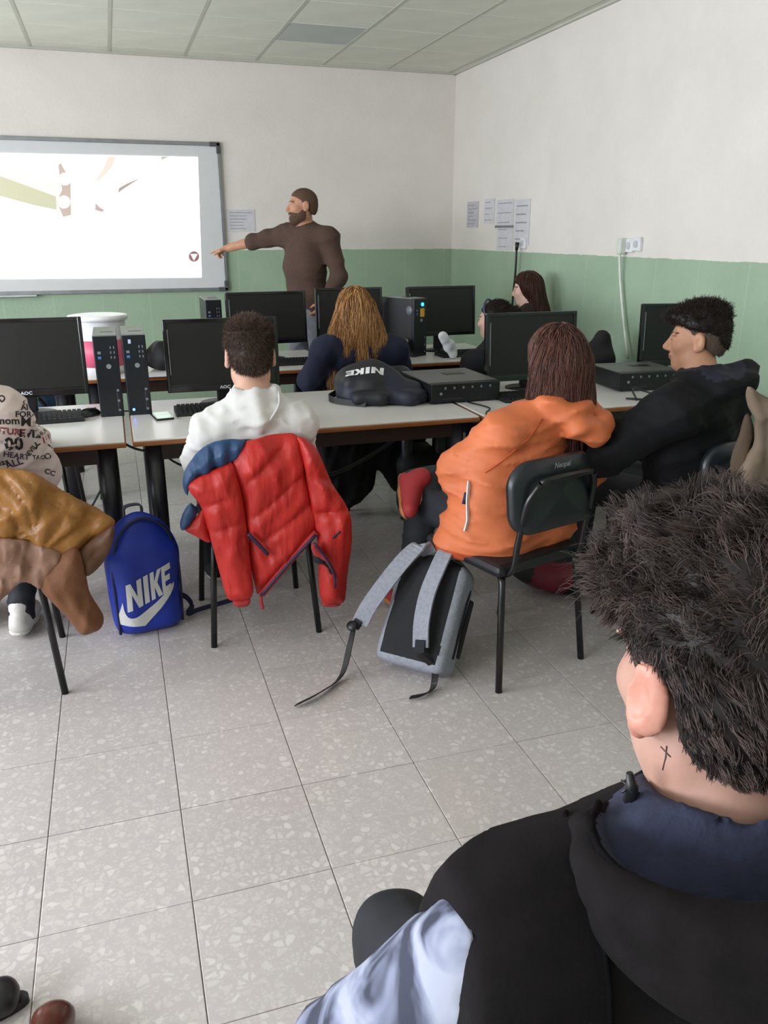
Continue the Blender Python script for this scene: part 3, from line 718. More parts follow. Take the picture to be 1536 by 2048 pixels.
# ------------------------------------------------------------------ monitors, computers
M_SCR = mat('dark screen glass', '#0a0c0b', 0.42, var=0.05); M_BEZ = mat('glossy black bezel', '#0c0d10', 0.16, var=0.05, spec=0.6)
M_LOGO = mat('logo white', '#c9ccd4', 0.5); M_SILV = mat('bezel highlight silver', '#aeb6c0', 0.25, metal=0.8)
def monitor(label, cx, cy, wd, z0, z1, yaw=0.0, tilt=4, logo=None, base_z=DZ):
    """screen faces -y (local)"""
    root = thing('monitor', label, 'monitor', (cx, cy, base_z), R(yaw), 'black computer monitors on the desks')
    ht = z1-z0; zc = (z0+z1)/2-base_z; rot = (R(-tilt), 0, 0)
    h = MB().box((0, 0.02, 0), (wd, 0.03, ht), bev=0.006).box((0, 0.045, -0.02), (wd*0.7, 0.04, ht*0.62), bev=0.015).build('housing', M_BEZ, root, (0, 0, zc), rot)
    MB().box((0, 0.0035, 0.008), (wd-0.034, 0.004, ht-0.054)).build('screen', M_SCR, h)
    MB().box((0, 0.002, ht/2-0.009), (wd, 0.012, 0.018), bev=0.003).build('bezel_top', M_BEZ, h)
    MB().box((0, 0.002, -ht/2+0.015), (wd, 0.012, 0.03), bev=0.003).build('bezel_bottom', M_BEZ, h)
    for sx in (-1, 1): MB().box((sx*(wd/2-0.008), 0.001, 0), (0.017, 0.013, ht), bev=0.003).build('bezel_side', M_BEZ, h)
    MB().box((-wd/2+0.0195, -0.007, 0.02), (0.0025, 0.002, ht*0.62)).build('bezel_highlight', M_SILV, h)  # glint along the left bezel, put in as a bright metal strip
    if logo: text_flat('logo', logo, 0.020, M_LOGO, h, (0, -0.0052, -ht/2+0.016), (R(90), 0, 0), sx=1.15, bold=0.0006)
    MB().box((0, 0.05, zc/2+0.004), (0.07, 0.03, zc), bev=0.008).build('stand_neck', M_BLKPL, root)
    MB().lathe([(0.001, 0.0), (0.12, 0.0), (0.118, 0.008), (0.05, 0.016), (0.001, 0.018)], 28, (0, 0.04, 0), 1.0, 0.75).build('stand_base', M_BLKPL, root)
    return root
monitor('black monitor at the left edge of the front row, above the mouse', -0.425, 4.02, 0.54, 0.84, 1.19, 0, logo='AOC')
monitor('black monitor in front of the boy in the white hoodie', 0.475, 4.02, 0.545, 0.82, 1.165, 0, logo='AOC')
monitor('black monitor in front of the person in the orange jacket', 2.10, 3.93, 0.53, 0.80, 1.155, 0, logo='AOC')
monitor('black monitor at right beside the boy in the black jacket', 3.025, 4.02, 0.33, 0.82, 1.17, -14)
monitor('far row monitor in front of the teacher, left of the red-blonde hair', 0.945, 5.42, 0.53, 0.855, 1.19, 3)
monitor('far row monitor behind the red-blonde hair', 1.505, 5.42, 0.46, 0.855, 1.205, -2)
monitor('far row monitor right of the yellow-stickered tower', 2.19, 5.46, 0.52, 0.86, 1.20, 2)

M_CASE = mat('black computer case', '#0e1014', 0.4, var=0.1); M_CTOP = mat('pale case top', '#8d958b', 0.6, var=0.1, scale=8); M_FRONT = mat('dark navy case front', '#0d1019', 0.3)  # tower tops a paler grey-green than their black cases
M_PORT = mat('port metal', '#6f757d', 0.4); M_PBLUE = mat('blue port', '#3a6ea8', 0.4); M_LED = mat('blue led', '#2f5bff', 0.4, emit='#3f6bff', estr=9.0)
M_LEDC = mat('cyan led', '#2aa8ff', 0.4, emit='#2aa8ff', estr=5.0); M_BADGE = mat('silver badge', '#9aa0a8', 0.3, metal=0.6)
def tower(label, x, y, rz=0.0, wd=0.104, ht=0.365, dp=0.38, top=True, led=None, badge=True):
    """front faces -y; origin at the front bottom middle"""
    root = thing('computer_tower', label, 'computer', (x, y, DZ), R(rz), 'upright computer towers on the desks')
    MB().box((0, dp/2+0.01, ht/2), (wd, dp-0.02, ht), bev=0.003).build('case', M_CASE, root)
    if top: MB().box((0, dp/2+0.01, ht+0.001), (wd-0.004, dp-0.02, 0.003)).build('top_cover', M_CTOP, root)
    if top: MB().box((0.01, dp*0.42, ht+0.003), (wd*0.55, 0.05, 0.002)).build('top_grille', M_CASE, root)
    fr = MB().box((0, 0.008, ht/2), (wd, 0.026, ht), bev=0.004).build('front_panel', M_FRONT, root)
    MB().box((0, -0.0055, ht*0.36), (wd*0.96, 0.002, 0.002)).build('panel_seam', M_CASE, fr)
    for k, zz in enumerate((0.80, 0.74)): MB().box((-wd*0.28, -0.006, ht*zz), (0.014, 0.003, 0.012)).build('port', M_PORT if k == 0 else M_PBLUE, fr)
    for k in range(3):
        for u in (0, 1): MB().box((wd*(0.2+0.14*u), -0.006, ht*(0.86-0.06*k)), (0.005, 0.003, 0.011)).build('port', M_PORT, fr)
    MB().tube([(wd*0.06, -0.004, ht*0.63), (wd*0.06, -0.007, ht*0.63)], 0.011, 16).build('badge', M_BADGE, fr)
    MB().box((wd*0.3, -0.006, ht*0.2), (0.006, 0.003, ht*0.26), bev=0.001).build('drive_slot', mat('slot grey', '#2a2e38', 0.4), fr)
    for zz in (0.33, 0.2, 0.08): MB().tube([(wd*0.33, -0.004, ht*zz), (wd*0.33, -0.009, ht*zz)], 0.006, 12).build('drive_button', M_PORT, fr)
    if led == 'low': MB().tube([(-wd*0.27, -0.004, ht*0.075), (-wd*0.27, -0.008, ht*0.075)], 0.006, 12).build('power_light', M_LED, fr)
    if led == 'low': MB().box((-wd*0.18, -0.006, ht*0.925), (0.012, 0.003, 0.018)).build('sticker', mat('pale sticker', '#b9c6e0', 0.5), fr)
    if led == 'high':
        MB().tube([(wd*0.12, -0.004, ht*0.9), (wd*0.12, -0.01, ht*0.9)], 0.012, 12).build('power_light', M_LEDC, fr)
        MB().box((wd*0.12, -0.006, ht*0.76), (0.042, 0.003, 0.056), bev=0.001).build('yellow_sticker', mat('yellow sticker', '#e8b233', 0.6), fr)
        MB().lathe([(0.001, 0), (0.03, 0), (0.03, 0.003), (0.001, 0.004)], 24).build('side_vent', M_PORT, root, (-wd/2-0.001, dp*0.12, ht*0.8), (0, R(-90), 0))
    return root
tower('left tower of the upright pair on the front desk, without blue light', -0.060, 3.885)
tower('right tower of the upright pair on the front desk, with blue light', 0.064, 3.885, led='low')
tower('distant tower left of the far monitor in front of the teacher', 0.615, 5.55, ht=0.385)
tower('tower with yellow sticker and blue light on the far desk', 1.955, 5.26, 28, 0.13, 0.385, 0.30, True, 'high')
def flat_pc(label, x, y, rz, wd=0.375, ht=0.10, dp=0.42):
    root = thing('desktop_computer', label, 'computer', (x, y, DZ), R(rz), 'flat desktop computers lying on the desks')
    MB().box((wd/2, dp/2+0.01, ht/2+0.004), (wd, dp-0.02, ht-0.008), bev=0.003).build('case', M_CASE, root)
    MB().box((wd/2, dp/2+0.014, ht+0.0005), (wd-0.006, dp-0.03, 0.003)).build('top_cover', mat('grey case lid', '#5d5d5c', 0.45, var=0.12, scale=6), root)
    MB().box((wd*0.62, dp*0.62, ht+0.0025), (wd*0.3, 0.06, 0.002)).build('top_grille', M_CASE, root)
    fr = MB().box((wd/2, 0.008, ht/2+0.004), (wd, 0.024, ht-0.008), bev=0.004).build('front_panel', M_CASE, root)
    for k in range(6): MB().box((wd*(0.2+0.13*k), -0.005, ht*0.78), (0.009, 0.003, 0.012)).build('port', M_PORT, fr)
    MB().tube([(wd*0.14, -0.003, ht*0.52), (wd*0.14, -0.007, ht*0.52)], 0.007, 12).build('badge', M_BADGE, fr)
    MB().box((wd*0.3, -0.005, ht*0.25), (wd*0.28, 0.003, 0.006)).build('drive_slot', mat('slot grey', '#2a2e38', 0.4), fr)
    for sx in (0.1, 0.9):
        for sy in (0.1, 0.9): MB().tube([(wd*sx, dp*sy, 0), (wd*sx, dp*sy, 0.006)], 0.012, 10).build('foot', M_BLKPL, root)
    return root
flat_pc('flat black desktop computer beside the black backpack on the front desk', 1.43, 3.68, 1.5)
flat_pc('flat dark desktop computer at right between brown hair and black jacket', 2.50, 3.69, -4, dp=0.33)

# keyboards, mice, phone
M_KEY = mat('black keys', '#17181a', 0.5); M_KB = mat('keyboard body', '#0f1012', 0.5)
def keyboard(label, x, y, rz, w=0.44):
    root = thing('keyboard', label, 'keyboard', (x, y, DZ), R(rz), 'black keyboards on the desks')
    MB().prism([(0, 0.0), (0.15, 0.0), (0.15, 0.024), (0.145, 0.026), (0.004, 0.014), (0, 0.01)], 'x', -w/2, w/2).build('body', M_KB, root)
    k = MB()
    for r_ in range(6):
        for c in range(20):
            if r_ == 0 and 5 < c < 11: continue
            k.box((-w/2+0.021+c*(w-0.04)/19, 0.014+r_*0.0235, 0.0175+r_*0.0023), (0.0165, 0.018, 0.008))
    k.box((-w/2+0.021+8*(w-0.04)/19, 0.014, 0.0175), (0.105, 0.018, 0.008))
    tag(k.build('keys', M_KEY, root), kind='stuff'); return root
keyboard('black keyboard on the left front desk beside the mouse', -0.40, 3.80, 3)
keyboard('black keyboard at the elbow of the boy in the white hoodie', 0.44, 3.78, 1)
keyboard('black keyboard on the right front desk behind the orange jacket', 2.02, 3.60, 0)
keyboard('far keyboard below the monitor in front of the teacher', 0.98, 5.12, 0)
keyboard('far keyboard beside the white roll on the far desk', 2.30, 5.14, 3)
def mouse(label, x, y, rz):
    root = thing('mouse', label, 'mouse', (x, y, DZ), R(rz))
    v = Vol((-0.05, -0.08, -0.03), (0.05, 0.08, 0.06), 0.005); v.ell((0, 0, 0.006), (0.032, 0.058, 0.032)); v.cut((0, 0, 0.001), (0, 0, -1), 0.002)
    v.build('shell', M_BEZ, root); MB().box((0, 0.03, 0.032), (0.006, 0.018, 0.006)).build('wheel', M_PORT, root)
    MB().tube(catmull([(0, 0.055, 0.008), (0.005, 0.1, 0.02), (0.05, 0.13, 0.01), (0.06, 0.2, 0.004), (0.0, 0.3, 0.004)]), 0.003, 6).build('cable', M_BLKPL, root)
    return root
mouse('black mouse right of the keyboard on the left front desk', -0.165, 3.93, -60)
ph = thing('mobile_phone', 'mobile phone with pale screen lying on the front desk', 'phone', (0.155, 3.80, DZ), R(8))
MB().box((0, 0, 0.0045), (0.082, 0.155, 0.009), bev=0.004).build('body', M_BEZ, ph)
MB().box((0.004, 0, 0.0095), (0.068, 0.142, 0.0012)).build('screen', mat('pale phone screen', '#b9d9bd', 0.2, emit='#a8cfae', estr=0.12), ph)

# bucket with pink band, things on the far desks
bk = thing('bucket', 'white bucket with pink band and label on the far desk', 'bucket', (-0.105, 5.20, DZ))
bd = MB().lathe([(0.001, 0), (0.118, 0), (0.135, 0.07), (0.137, 0.08), (0.145, 0.21), (0.156, 0.33), (0.158, 0.335), (0.152, 0.337), (0.14, 0.21), (0.12, 0.02), (0.001, 0.02)], 40).build('body', mat('white bucket plastic', '#e6e8ea', 0.35), bk)
MB().lathe([(0.122, 0.05), (0.139, 0.05), (0.1482, 0.205), (0.131, 0.205)], 40).build('pink_band', mat('pink label band', '#cf5a78', 0.5), bk)
MB().lathe([(0.150, 0.315), (0.168, 0.315), (0.173, 0.33), (0.168, 0.342), (0.150, 0.345)], 40).build('rim', mat('white bucket plastic', '#e6e8ea', 0.35), bk)
for k, c in enumerate(('#3a4f86', '#c86a4a')): MB().box((-0.005+0.06*k, -0.152, 0.275), (0.04, 0.004, 0.018), (R(-5), 0, 0)).build('label_print', mat('bucket print %d' % k, c, 0.6), bk)
o = thing('cable_heap', 'dark heap of bags and cables on the far desk between towers and monitor', 'bag', (0.30, 5.2, DZ))
v = Vol((-0.25, -0.2, -0.05), (0.3, 0.25, 0.3), 0.012); v.ell((0, 0.05, 0.07), (0.16, 0.14, 0.11), 0.03); v.ell((0.1, 0.05, 0.13), (0.1, 0.09, 0.1), 0.05); v.func(wob(0.01, (22, 22, 22), 3)); v.cut((0, 0, 0.003), (0, 0, -1), 0.004)
v.build('bag_body', mat('black bag cloth', '#0f0f12', 0.7), o)
pp_ = thing('paper_sheet', 'white sheet lying on the far desk beside the towers', 'paper', (0.20, 5.02, DZ)); MB().box((0, 0, 0.002), (0.24, 0.16, 0.003)).build('sheet', M_PAP, pp_)
rl = thing('paper_roll', 'white crumpled paper roll standing on the far desk', 'paper roll', (2.10, 5.08, DZ))
v = Vol((-0.1, -0.1, -0.02), (0.1, 0.1, 0.25), 0.007); v.chain([(0.03, 0, 0.03), (0.0, 0, 0.09), (-0.05, 0, 0.15)], [0.03, 0.036, 0.032], 0.02); v.func(wob(0.004, (60, 60, 50), 5)); v.cut((0, 0, 0.002), (0, 0, -1), 0.004)
v.build('wrap', mat('white tissue', '#d9dde0', 0.7), rl)
cu = thing('cup', 'small white and red cup on the far desk by the red-blonde hair', 'cup', (1.76, 5.06, DZ))
MB().lathe([(0.001, 0), (0.025, 0), (0.033, 0.085), (0.03, 0.085), (0.023, 0.006), (0.001, 0.006)], 20).build('body', mat('cup white', '#d8dcdd', 0.5), cu); MB().lathe([(0.0265, 0.015), (0.029, 0.045), (0.0315, 0.045), (0.0275, 0.015)], 20).build('red_print', mat('cup red', '#b23a3a', 0.5), cu)
cb = thing('cable_bundle', 'cream coiled cable bundle on the far desk beside the tower', 'cable', (1.73, 5.22, DZ))
t = MB(); rr = np.random.default_rng(4)
pts = [(0.11*math.cos(a)*(0.8+0.3*rr.random()), 0.08*math.sin(a)*(0.8+0.3*rr.random()), 0.03+0.09*rr.random()) for a in np.linspace(0, 26, 40)]
t.tube(catmull(pts, 4), 0.013, 7); t.build('coil', mat('cream cable', '#b9b69a', 0.6), cb)
bx = thing('small_box', 'pale green box on the far desk behind the red-blonde hair', 'box', (1.76, 5.66, DZ)); MB().box((0, 0, 0.1), (0.2, 0.14, 0.2), bev=0.004).build('carton', mat('pale green carton', '#a9b58e', 0.7), bx); MB().box((0, 0, 0.2), (0.205, 0.145, 0.02), bev=0.003).build('lid', mat('pale green carton', '#a9b58e', 0.7), bx)
# black bag on the right desk by the wall
o = thing('bag', 'black pointed bag on the desk between brown hair and white cable', 'bag', (2.80, 4.45, 0))
v = Vol((-0.25, -0.2, 0.3), (0.2, 0.2, 1.15), 0.013); v.box((0, 0, 0.62), (0.13, 0.1, 0.24), 0.06); v.chain([(-0.1, 0, 0.78), (0.06, 0, 0.93), (0.1, 0, 0.8)], [0.05, 0.03, 0.05], 0.06); v.func(wob(0.008, (20, 20, 20), 8))
v.build('bag_body', mat('black bag cloth', '#0f0f12', 0.7), o)
st = thing('stool', 'small dark stool under the black pointed bag', 'stool', (2.80, 4.45, 0)); MB().box((0, 0, 0.385), (0.3, 0.3, 0.03), bev=0.008).build('seat', M_BLKPL, st)
for sx in (-1, 1):
    for sy in (-1, 1): MB().tube([(sx*0.12, sy*0.12, 0.37), (sx*0.14, sy*0.14, 0)], 0.012, 8).build('leg', M_TUBE, st)

# loose cables
def cable(label, pts, r=0.006, m=None): 
    o = MB().tube(catmull(pts, 6), r, 8).build('cable', m or M_BLKPL); return tag(o, label, 'cable', 'loose computer cables')
cable('black cable drooping in the gap between the two front desks', [(-0.10, 4.0, 0.66), (0.02, 3.85, 0.6), (0.14, 3.8, 0.6), (0.3, 3.95, 0.64)])
cable('thin cable sagging under the middle desk beside the red jacket', [(0.10, 4.1, 0.60), (0.2, 4.05, 0.47), (0.35, 4.0, 0.44), (0.55, 4.0, 0.55)])
cable('cable loop under the front edge near the white hoodie', [(0.17, 3.75, 0.66), (0.22, 3.75, 0.615), (0.28, 3.75, 0.62), (0.31, 3.75, 0.68)])
cable('thick grey cable swinging under the desk right of the red jacket', [(0.86, 4.0, 0.36), (1.0, 4.0, 0.345), (1.2, 4.0, 0.42), (1.42, 4.0, 0.55), (1.5, 4.0, 0.64)], 0.011, mat('grey hose', '#2e2f30', 0.6))
cable('black cable slanting to the floor behind the left desk leg', [(-0.06, 4.4, 0.62), (-0.12, 4.4, 0.35), (-0.27, 4.45, 0.08), (-0.3, 4.45, 0.008)])
cable('black cable hanging over the desk edge left of the orange jacket', [(1.62, 3.66, 0.757), (1.66, 3.5, 0.757), (1.60, 3.40, 0.758), (1.585, 3.362, 0.752), (1.58, 3.35, 0.7), (1.58, 3.36, 0.6)], 0.004)
cable('cable curl on the desk behind the brown hair', [(2.45, 3.45, 0.757), (2.5, 3.56, 0.79), (2.58, 3.52, 0.77), (2.55, 3.42, 0.757), (2.42, 3.5, 0.757)], 0.005)
cable('tangle of cables on the far desk below the long-haired person', [(2.42, 5.3, 0.757), (2.5, 5.35, 0.80), (2.6, 5.28, 0.757), (2.65, 5.34, 0.757)], 0.006, M_WCAB)
# ------------------------------------------------------------------ lettering shapes
LET = {'N': [(0, 0), (0, 1), (.28, 1), (.68, .42), (.68, 1), (1, 1), (1, 0), (.72, 0), (.32, .58), (.32, 0)],
       'I': [(0, 0), (0, 1), (1, 1), (1, 0)],
       'K': [(0, 0), (0, 1), (.34, 1), (.34, .62), (.64, 1), (1, 1), (.6, .54), (1, 0), (.62, 0), (.36, .40), (.34, .38), (.34, 0)],
       'E': [(0, 0), (0, 1), (1, 1), (1, .78), (.36, .78), (.36, .61), (.9, .61), (.9, .4), (.36, .4), (.36, .22), (1, .22), (1, 0)]}
SPAN = {'N': (0, .34), 'I': (.385, .49), 'K': (.535, .79), 'E': (.79, 1.0)}
def nike(O, U, V):
    out = []
    for ch_ in 'NIKE':
        a, b = SPAN[ch_]
        out.append([tuple(np.array(O)+np.array(U)*(a+(b-a)*x)+np.array(V)*y) for x, y in LET[ch_]])
    return out

# ------------------------------------------------------------------ blue backpack
M_BLUE = mat('royal blue nylon', '#14309a', 0.5, var=0.2, scale=6, bump=0.3, bscale=9); M_BLUED = mat('navy strap', '#101a3c', 0.6); M_WPR = mat('pale print', '#c9c9c6', 0.6, var=0.05)
bb = thing('backpack', 'royal blue backpack with white lettering standing on the floor', 'backpack', (0.0, 3.20, 0), R(14))
v = Vol((-0.2, -0.16, -0.03), (0.22, 0.16, 0.58), 0.009)
v.box((0, 0, 0.19), (0.135, 0.085, 0.19), 0.05, 0.02); v.ell((0, 0.005, 0.33), (0.133, 0.085, 0.165), 0.05); v.box((0, -0.05, 0.17), (0.105, 0.05, 0.15), 0.045, 0.03)
v.func(wob(0.0035, (28, 28, 22), 11)); v.cut((0, 0, 0.002), (0, 0, -1), 0.01)
bbody = v.build('body', M_BLUE, bb)
zz = [(-0.128, -0.06, 0.02), (-0.132, -0.06, 0.2), (-0.125, -0.055, 0.33), (-0.085, -0.05, 0.44), (0, -0.045, 0.487), (0.085, -0.05, 0.44), (0.125, -0.055, 0.33), (0.132, -0.06, 0.2), (0.128, -0.06, 0.02)]
MB().tube(catmull(zz, 6), 0.006, 8).build('zip', M_BLUED, bb)
MB().ribbon(catmull([(-0.035, 0.06, 0.465), (-0.03, 0.06, 0.51), (0.03, 0.06, 0.51), (0.035, 0.06, 0.465)], 5), 0.025, 0.006, (0, 1, 0)).build('handle', mat('grey webbing', '#4d5058', 0.7), bb)
MB().ribbon(catmull([(0.12, 0.06, 0.10), (0.18, 0.05, 0.07), (0.20, 0.03, 0.03), (0.17, 0.0, 0.012), (0.22, 0.02, 0.006), (0.32, 0.03, 0.006), (0.42, 0.04, 0.006)], 5), 0.022, 0.005, (0, 0.6, 0.8)).build('strap', M_BLUED, bb)
ca, sa_ = math.cos(R(14)), math.sin(R(14))
def b2(px_, py_):       # crop measure -> (u, v) on the bag front
    p = atY(px_*0.2865, 900+py_*0.2865, 3.09); dx, dy = p[0]-0.0, 3.09-3.20
    return (dx*ca + dy*sa_ + 0.004, p[2])
polys = [[b2(*q) for q in pl] for pl in nike((880, 1132), (332, -140), (-15, -187))]
sw = catmull([(848, 1068), (862, 1130), (890, 1168), (940, 1165), (1010, 1125), (1100, 1062), (1190, 985), (1232, 945)], 4) + catmull([(1232, 945), (1226, 990), (1150, 1085), (1070, 1165), (1008, 1228)], 3)[1:] + [(900, 1231), (838, 1230), (828, 1165)]
polys.append([b2(*q) for q in sw])
decal('printed_logo', polys, M_WPR, bb, bbody, (0, 0, 0), (1, 0, 0), (0, 0, 1), (0, 1, 0), 0.003, 0.025)

# ------------------------------------------------------------------ grey backpack leaning, straps up
M_GREYF = mat('heather grey fabric', '#8a8d98', 0.75, var=0.14, scale=90, bump=0.15, bscale=300); M_BLKF = mat('black mesh fabric', '#101116', 0.8, var=0.2, scale=60)
M_WEB = mat('black webbing', '#15110f', 0.6)
gb = thing('backpack', 'grey and black backpack leaning beside the orange jacket, shoulder straps up', 'backpack', (0.86, 2.42, 0.082), R(-46)); gb.rotation_euler = (R(-35), 0, R(-46))
v = Vol((-0.2, -0.06, -0.03), (0.2, 0.22, 0.5), 0.009)
v.box((0, 0.075, 0.2), (0.138, 0.075, 0.2), 0.035, 0.02); v.ell((0, 0.075, 0.33), (0.125, 0.072, 0.12), 0.04); v.box((0, 0.135, 0.18), (0.115, 0.03, 0.14), 0.025, 0.02); v.func(wob(0.003, (25, 25, 25), 2))
gbody = v.build('body', [M_GREYF, M_BLKF], gb, lambda c: np.where((c[:, 1] < 0.03) & (np.abs(c[:, 0]) < 0.112+0*c[:, 2]) & (c[:, 2] > 0.03), 1, 0).astype(int))
def strap(nm, pts, wds, m, wd=(1, 0, 0), th=0.012): return MB().ribbon(catmull(pts, 5), wds, th, wd).build(nm, m, gb)
strap('shoulder_strap', [(-0.03, 0.02, 0.425), (-0.05, -0.025, 0.44), (-0.085, -0.05, 0.38), (-0.13, -0.06, 0.28), (-0.175, -0.06, 0.17), (-0.195, -0.05, 0.105)], 0.06, M_GREYF, (1, 0.2, 0.4))
strap('shoulder_strap', [(0.045, 0.02, 0.425), (0.05, -0.025, 0.435), (0.045, -0.05, 0.36), (0.035, -0.055, 0.26), (0.04, -0.05, 0.16), (0.055, -0.035, 0.075)], 0.058, M_GREYF)
strap('strap_end', [(-0.197, -0.055, 0.115), (-0.21, -0.055, 0.085)], 0.03, M_BLKF, th=0.02); strap('strap_end', [(0.052, -0.043, 0.10), (0.06, -0.04, 0.055)], 0.036, M_BLKF, th=0.02)
MB().lathe([(0.001, 0), (0.018, 0), (0.02, 0.008), (0.018, 0.016), (0.001, 0.016)], 14).build('buckle', M_BLKPL, gb, (-0.212, -0.065, 0.085), (R(80), 0, 0))
ri = np.array((Matrix.Rotation(R(-46), 3, 'Z') @ Matrix.Rotation(R(-35), 3, 'X')).inverted())
def gl(p): return tuple(ri @ (np.array(p)-np.array((0.86, 2.42, 0.082))))
wup = gl((0.86+0.3, 2.42+0.6, 0.082+0.4))
def web(nm, pts): return MB().ribbon([gl(p) for p in catmull(pts, 5)], 0.024, 0.004, [tuple(np.array(gl((0.86+a, 2.42+b, 0.082+c)))) for a, b, c in [((0.6), -0.5, 0.7)]][0]).build(nm, M_WEB, gb)
b1 = np.array((Matrix.Rotation(R(-46), 3, 'Z') @ Matrix.Rotation(R(-35), 3, 'X')) @ Vector((-0.212, -0.055, 0.08))) + np.array((0.86, 2.42, 0.082))
b2_ = np.array((Matrix.Rotation(R(-46), 3, 'Z') @ Matrix.Rotation(R(-35), 3, 'X')) @ Vector((0.06, -0.04, 0.05))) + np.array((0.86, 2.42, 0.082))
web('webbing', [b1, b1*0.62+0.38*atZ(690, 1350, 0.03)+np.array((0.0, 0, 0.012)), atZ(682, 1352, 0.02), atZ(640, 1385, 0.016), atZ(592, 1410, 0.014)])
web('webbing', [b2_, b2_*0.5+atZ(872, 1362, 0.03)*0.5+np.array((0.02, -0.01, 0.0)), atZ(866, 1374, 0.016), atZ(850, 1388, 0.014), atZ(820, 1395, 0.014)])
MB().box((0.141, 0.08, 0.2), (0.006, 0.012, 0.26), bev=0.003).build('side_zip', M_BLKF, gb)
MB().box((0.137, 0.132, 0.19), (0.01, 0.04, 0.22), bev=0.004).build('side_pocket', M_BLKF, gb)

# ------------------------------------------------------------------ dark bag with red panel under the chair, black bag behind desk
db = thing('backpack', 'black and dark red backpack on the floor under the orange jacket chair', 'backpack', (1.86, 3.02, 0), R(-12))
v = Vol((-0.36, -0.26, -0.03), (0.36, 0.28, 0.42), 0.013)
v.ell((0, 0, 0.11), (0.27, 0.17, 0.12), 0.03); v.ell((-0.12, 0.03, 0.19), (0.14, 0.12, 0.12), 0.06); v.ell((0.18, 0.0, 0.1), (0.12, 0.13, 0.09), 0.05); v.func(wob(0.012, (20, 20, 20), 9)); v.cut((0, 0, 0.003), (0, 0, -1), 0.01)
v.build('body', [mat('black bag nylon', '#111116', 0.55), mat('dark red nylon', '#6d1426', 0.5)], db, lambda c: ((c[:, 0] > -0.19+0.2*(c[:, 2]-0.1)) & (c[:, 0] < -0.02+0.5*(c[:, 2]-0.1)) & (c[:, 1] < -0.02) & (c[:, 2] < 0.17)).astype(int))
MB().tube(catmull([(-0.02, -0.12, 0.17), (0.08, -0.16, 0.16), (0.2, -0.13, 0.13), (0.28, -0.06, 0.1)], 6), 0.006, 8).build('piping', mat('dark red nylon', '#6d1426', 0.5), db)
fb = thing('backpack', 'black backpack with strap loops on the floor beyond the red sneaker', 'backpack', (1.56, 4.16, 0), R(10))
v = Vol((-0.25, -0.2, -0.03), (0.25, 0.2, 0.5), 0.014); v.box((0, 0, 0.19), (0.13, 0.1, 0.18), 0.07); v.ell((0, 0, 0.33), (0.12, 0.09, 0.1), 0.05); v.func(wob(0.008, (22, 22, 22), 4)); v.cut((0, 0, 0.003), (0, 0, -1), 0.01)
v.build('body', mat('black bag cloth', '#0f0f12', 0.7), fb)
for s, x in ((1, 0.12), (-1, -0.05)):
    MB().tube(catmull([(x, -0.09, 0.33), (x+0.06, -0.13, 0.27), (x+0.05, -0.13, 0.16), (x, -0.1, 0.08)], 6), 0.008, 8).build('strap', M_WEB, fb)

# ------------------------------------------------------------------ black backpack lying on the desk, lettering upside down
nb = thing('backpack', 'black backpack with upside-down white lettering lying on the middle desk', 'backpack', (1.19, 3.93, DZ), R(-8))
v = Vol((-0.3, -0.3, -0.03), (0.34, 0.34, 0.27), 0.009)
v.ell((0, 0.04, 0.07), (0.165, 0.18, 0.115), 0.03); v.box((0, 0.02, 0.06), (0.155, 0.15, 0.065), 0.05, 0.04); v.ell((0.13, -0.08, 0.05), (0.12, 0.11, 0.06), 0.04); v.chain([(0.08, -0.15, 0.04), (0.17, -0.2, 0.035), (0.23, -0.17, 0.035)], [0.045, 0.045, 0.035], 0.02); v.chain([(-0.14, -0.05, 0.03), (-0.08, -0.17, 0.03), (0.02, -0.2, 0.035)], [0.035, 0.035, 0.04], 0.03)
v.func(wob(0.006, (26, 26, 26), 21)); v.cut((0, 0, 0.002), (0, 0, -1), 0.008)
nbody = v.build('body', [mat('black backpack nylon', '#111217', 0.6, bump=0.2, bscale=25), mat('navy backpack nylon', '#161a2c', 0.6)], nb, lambda c: ((c[:, 0] > 0.06) & (c[:, 1] < -0.02) | (c[:, 0] < -0.1) & (c[:, 2] < 0.08)).astype(int))
pl = [[(-x, -y) for x, y in p] for p in nike((-0.105, -0.024), (0.19, 0.0), (0.012, 0.055))]
pl = [[(x, y) for x, y in p] for p in pl]
ud = Vector((1, 0, 0.0)); vd = Vector((0, 0.72, 0.69)).normalized()
decal('printed_logo', [[(x-0.035, y) for x, y in p] for p in pl], mat('white print', '#dfe0e2', 0.6), nb, nbody, (0.0, -0.075, 0.16), (1, 0, 0), (0, 0.72, 0.69), (0, 0.75, -0.66), 0.003, 0.02)
MB().ribbon(catmull([(-0.17, 0.02, 0.03), (-0.21, -0.05, 0.02), (-0.16, -0.13, 0.014), (-0.05, -0.21, 0.012)], 5), 0.03, 0.006, (0, 0.4, 0.9)).build('strap', M_WEB, nb)

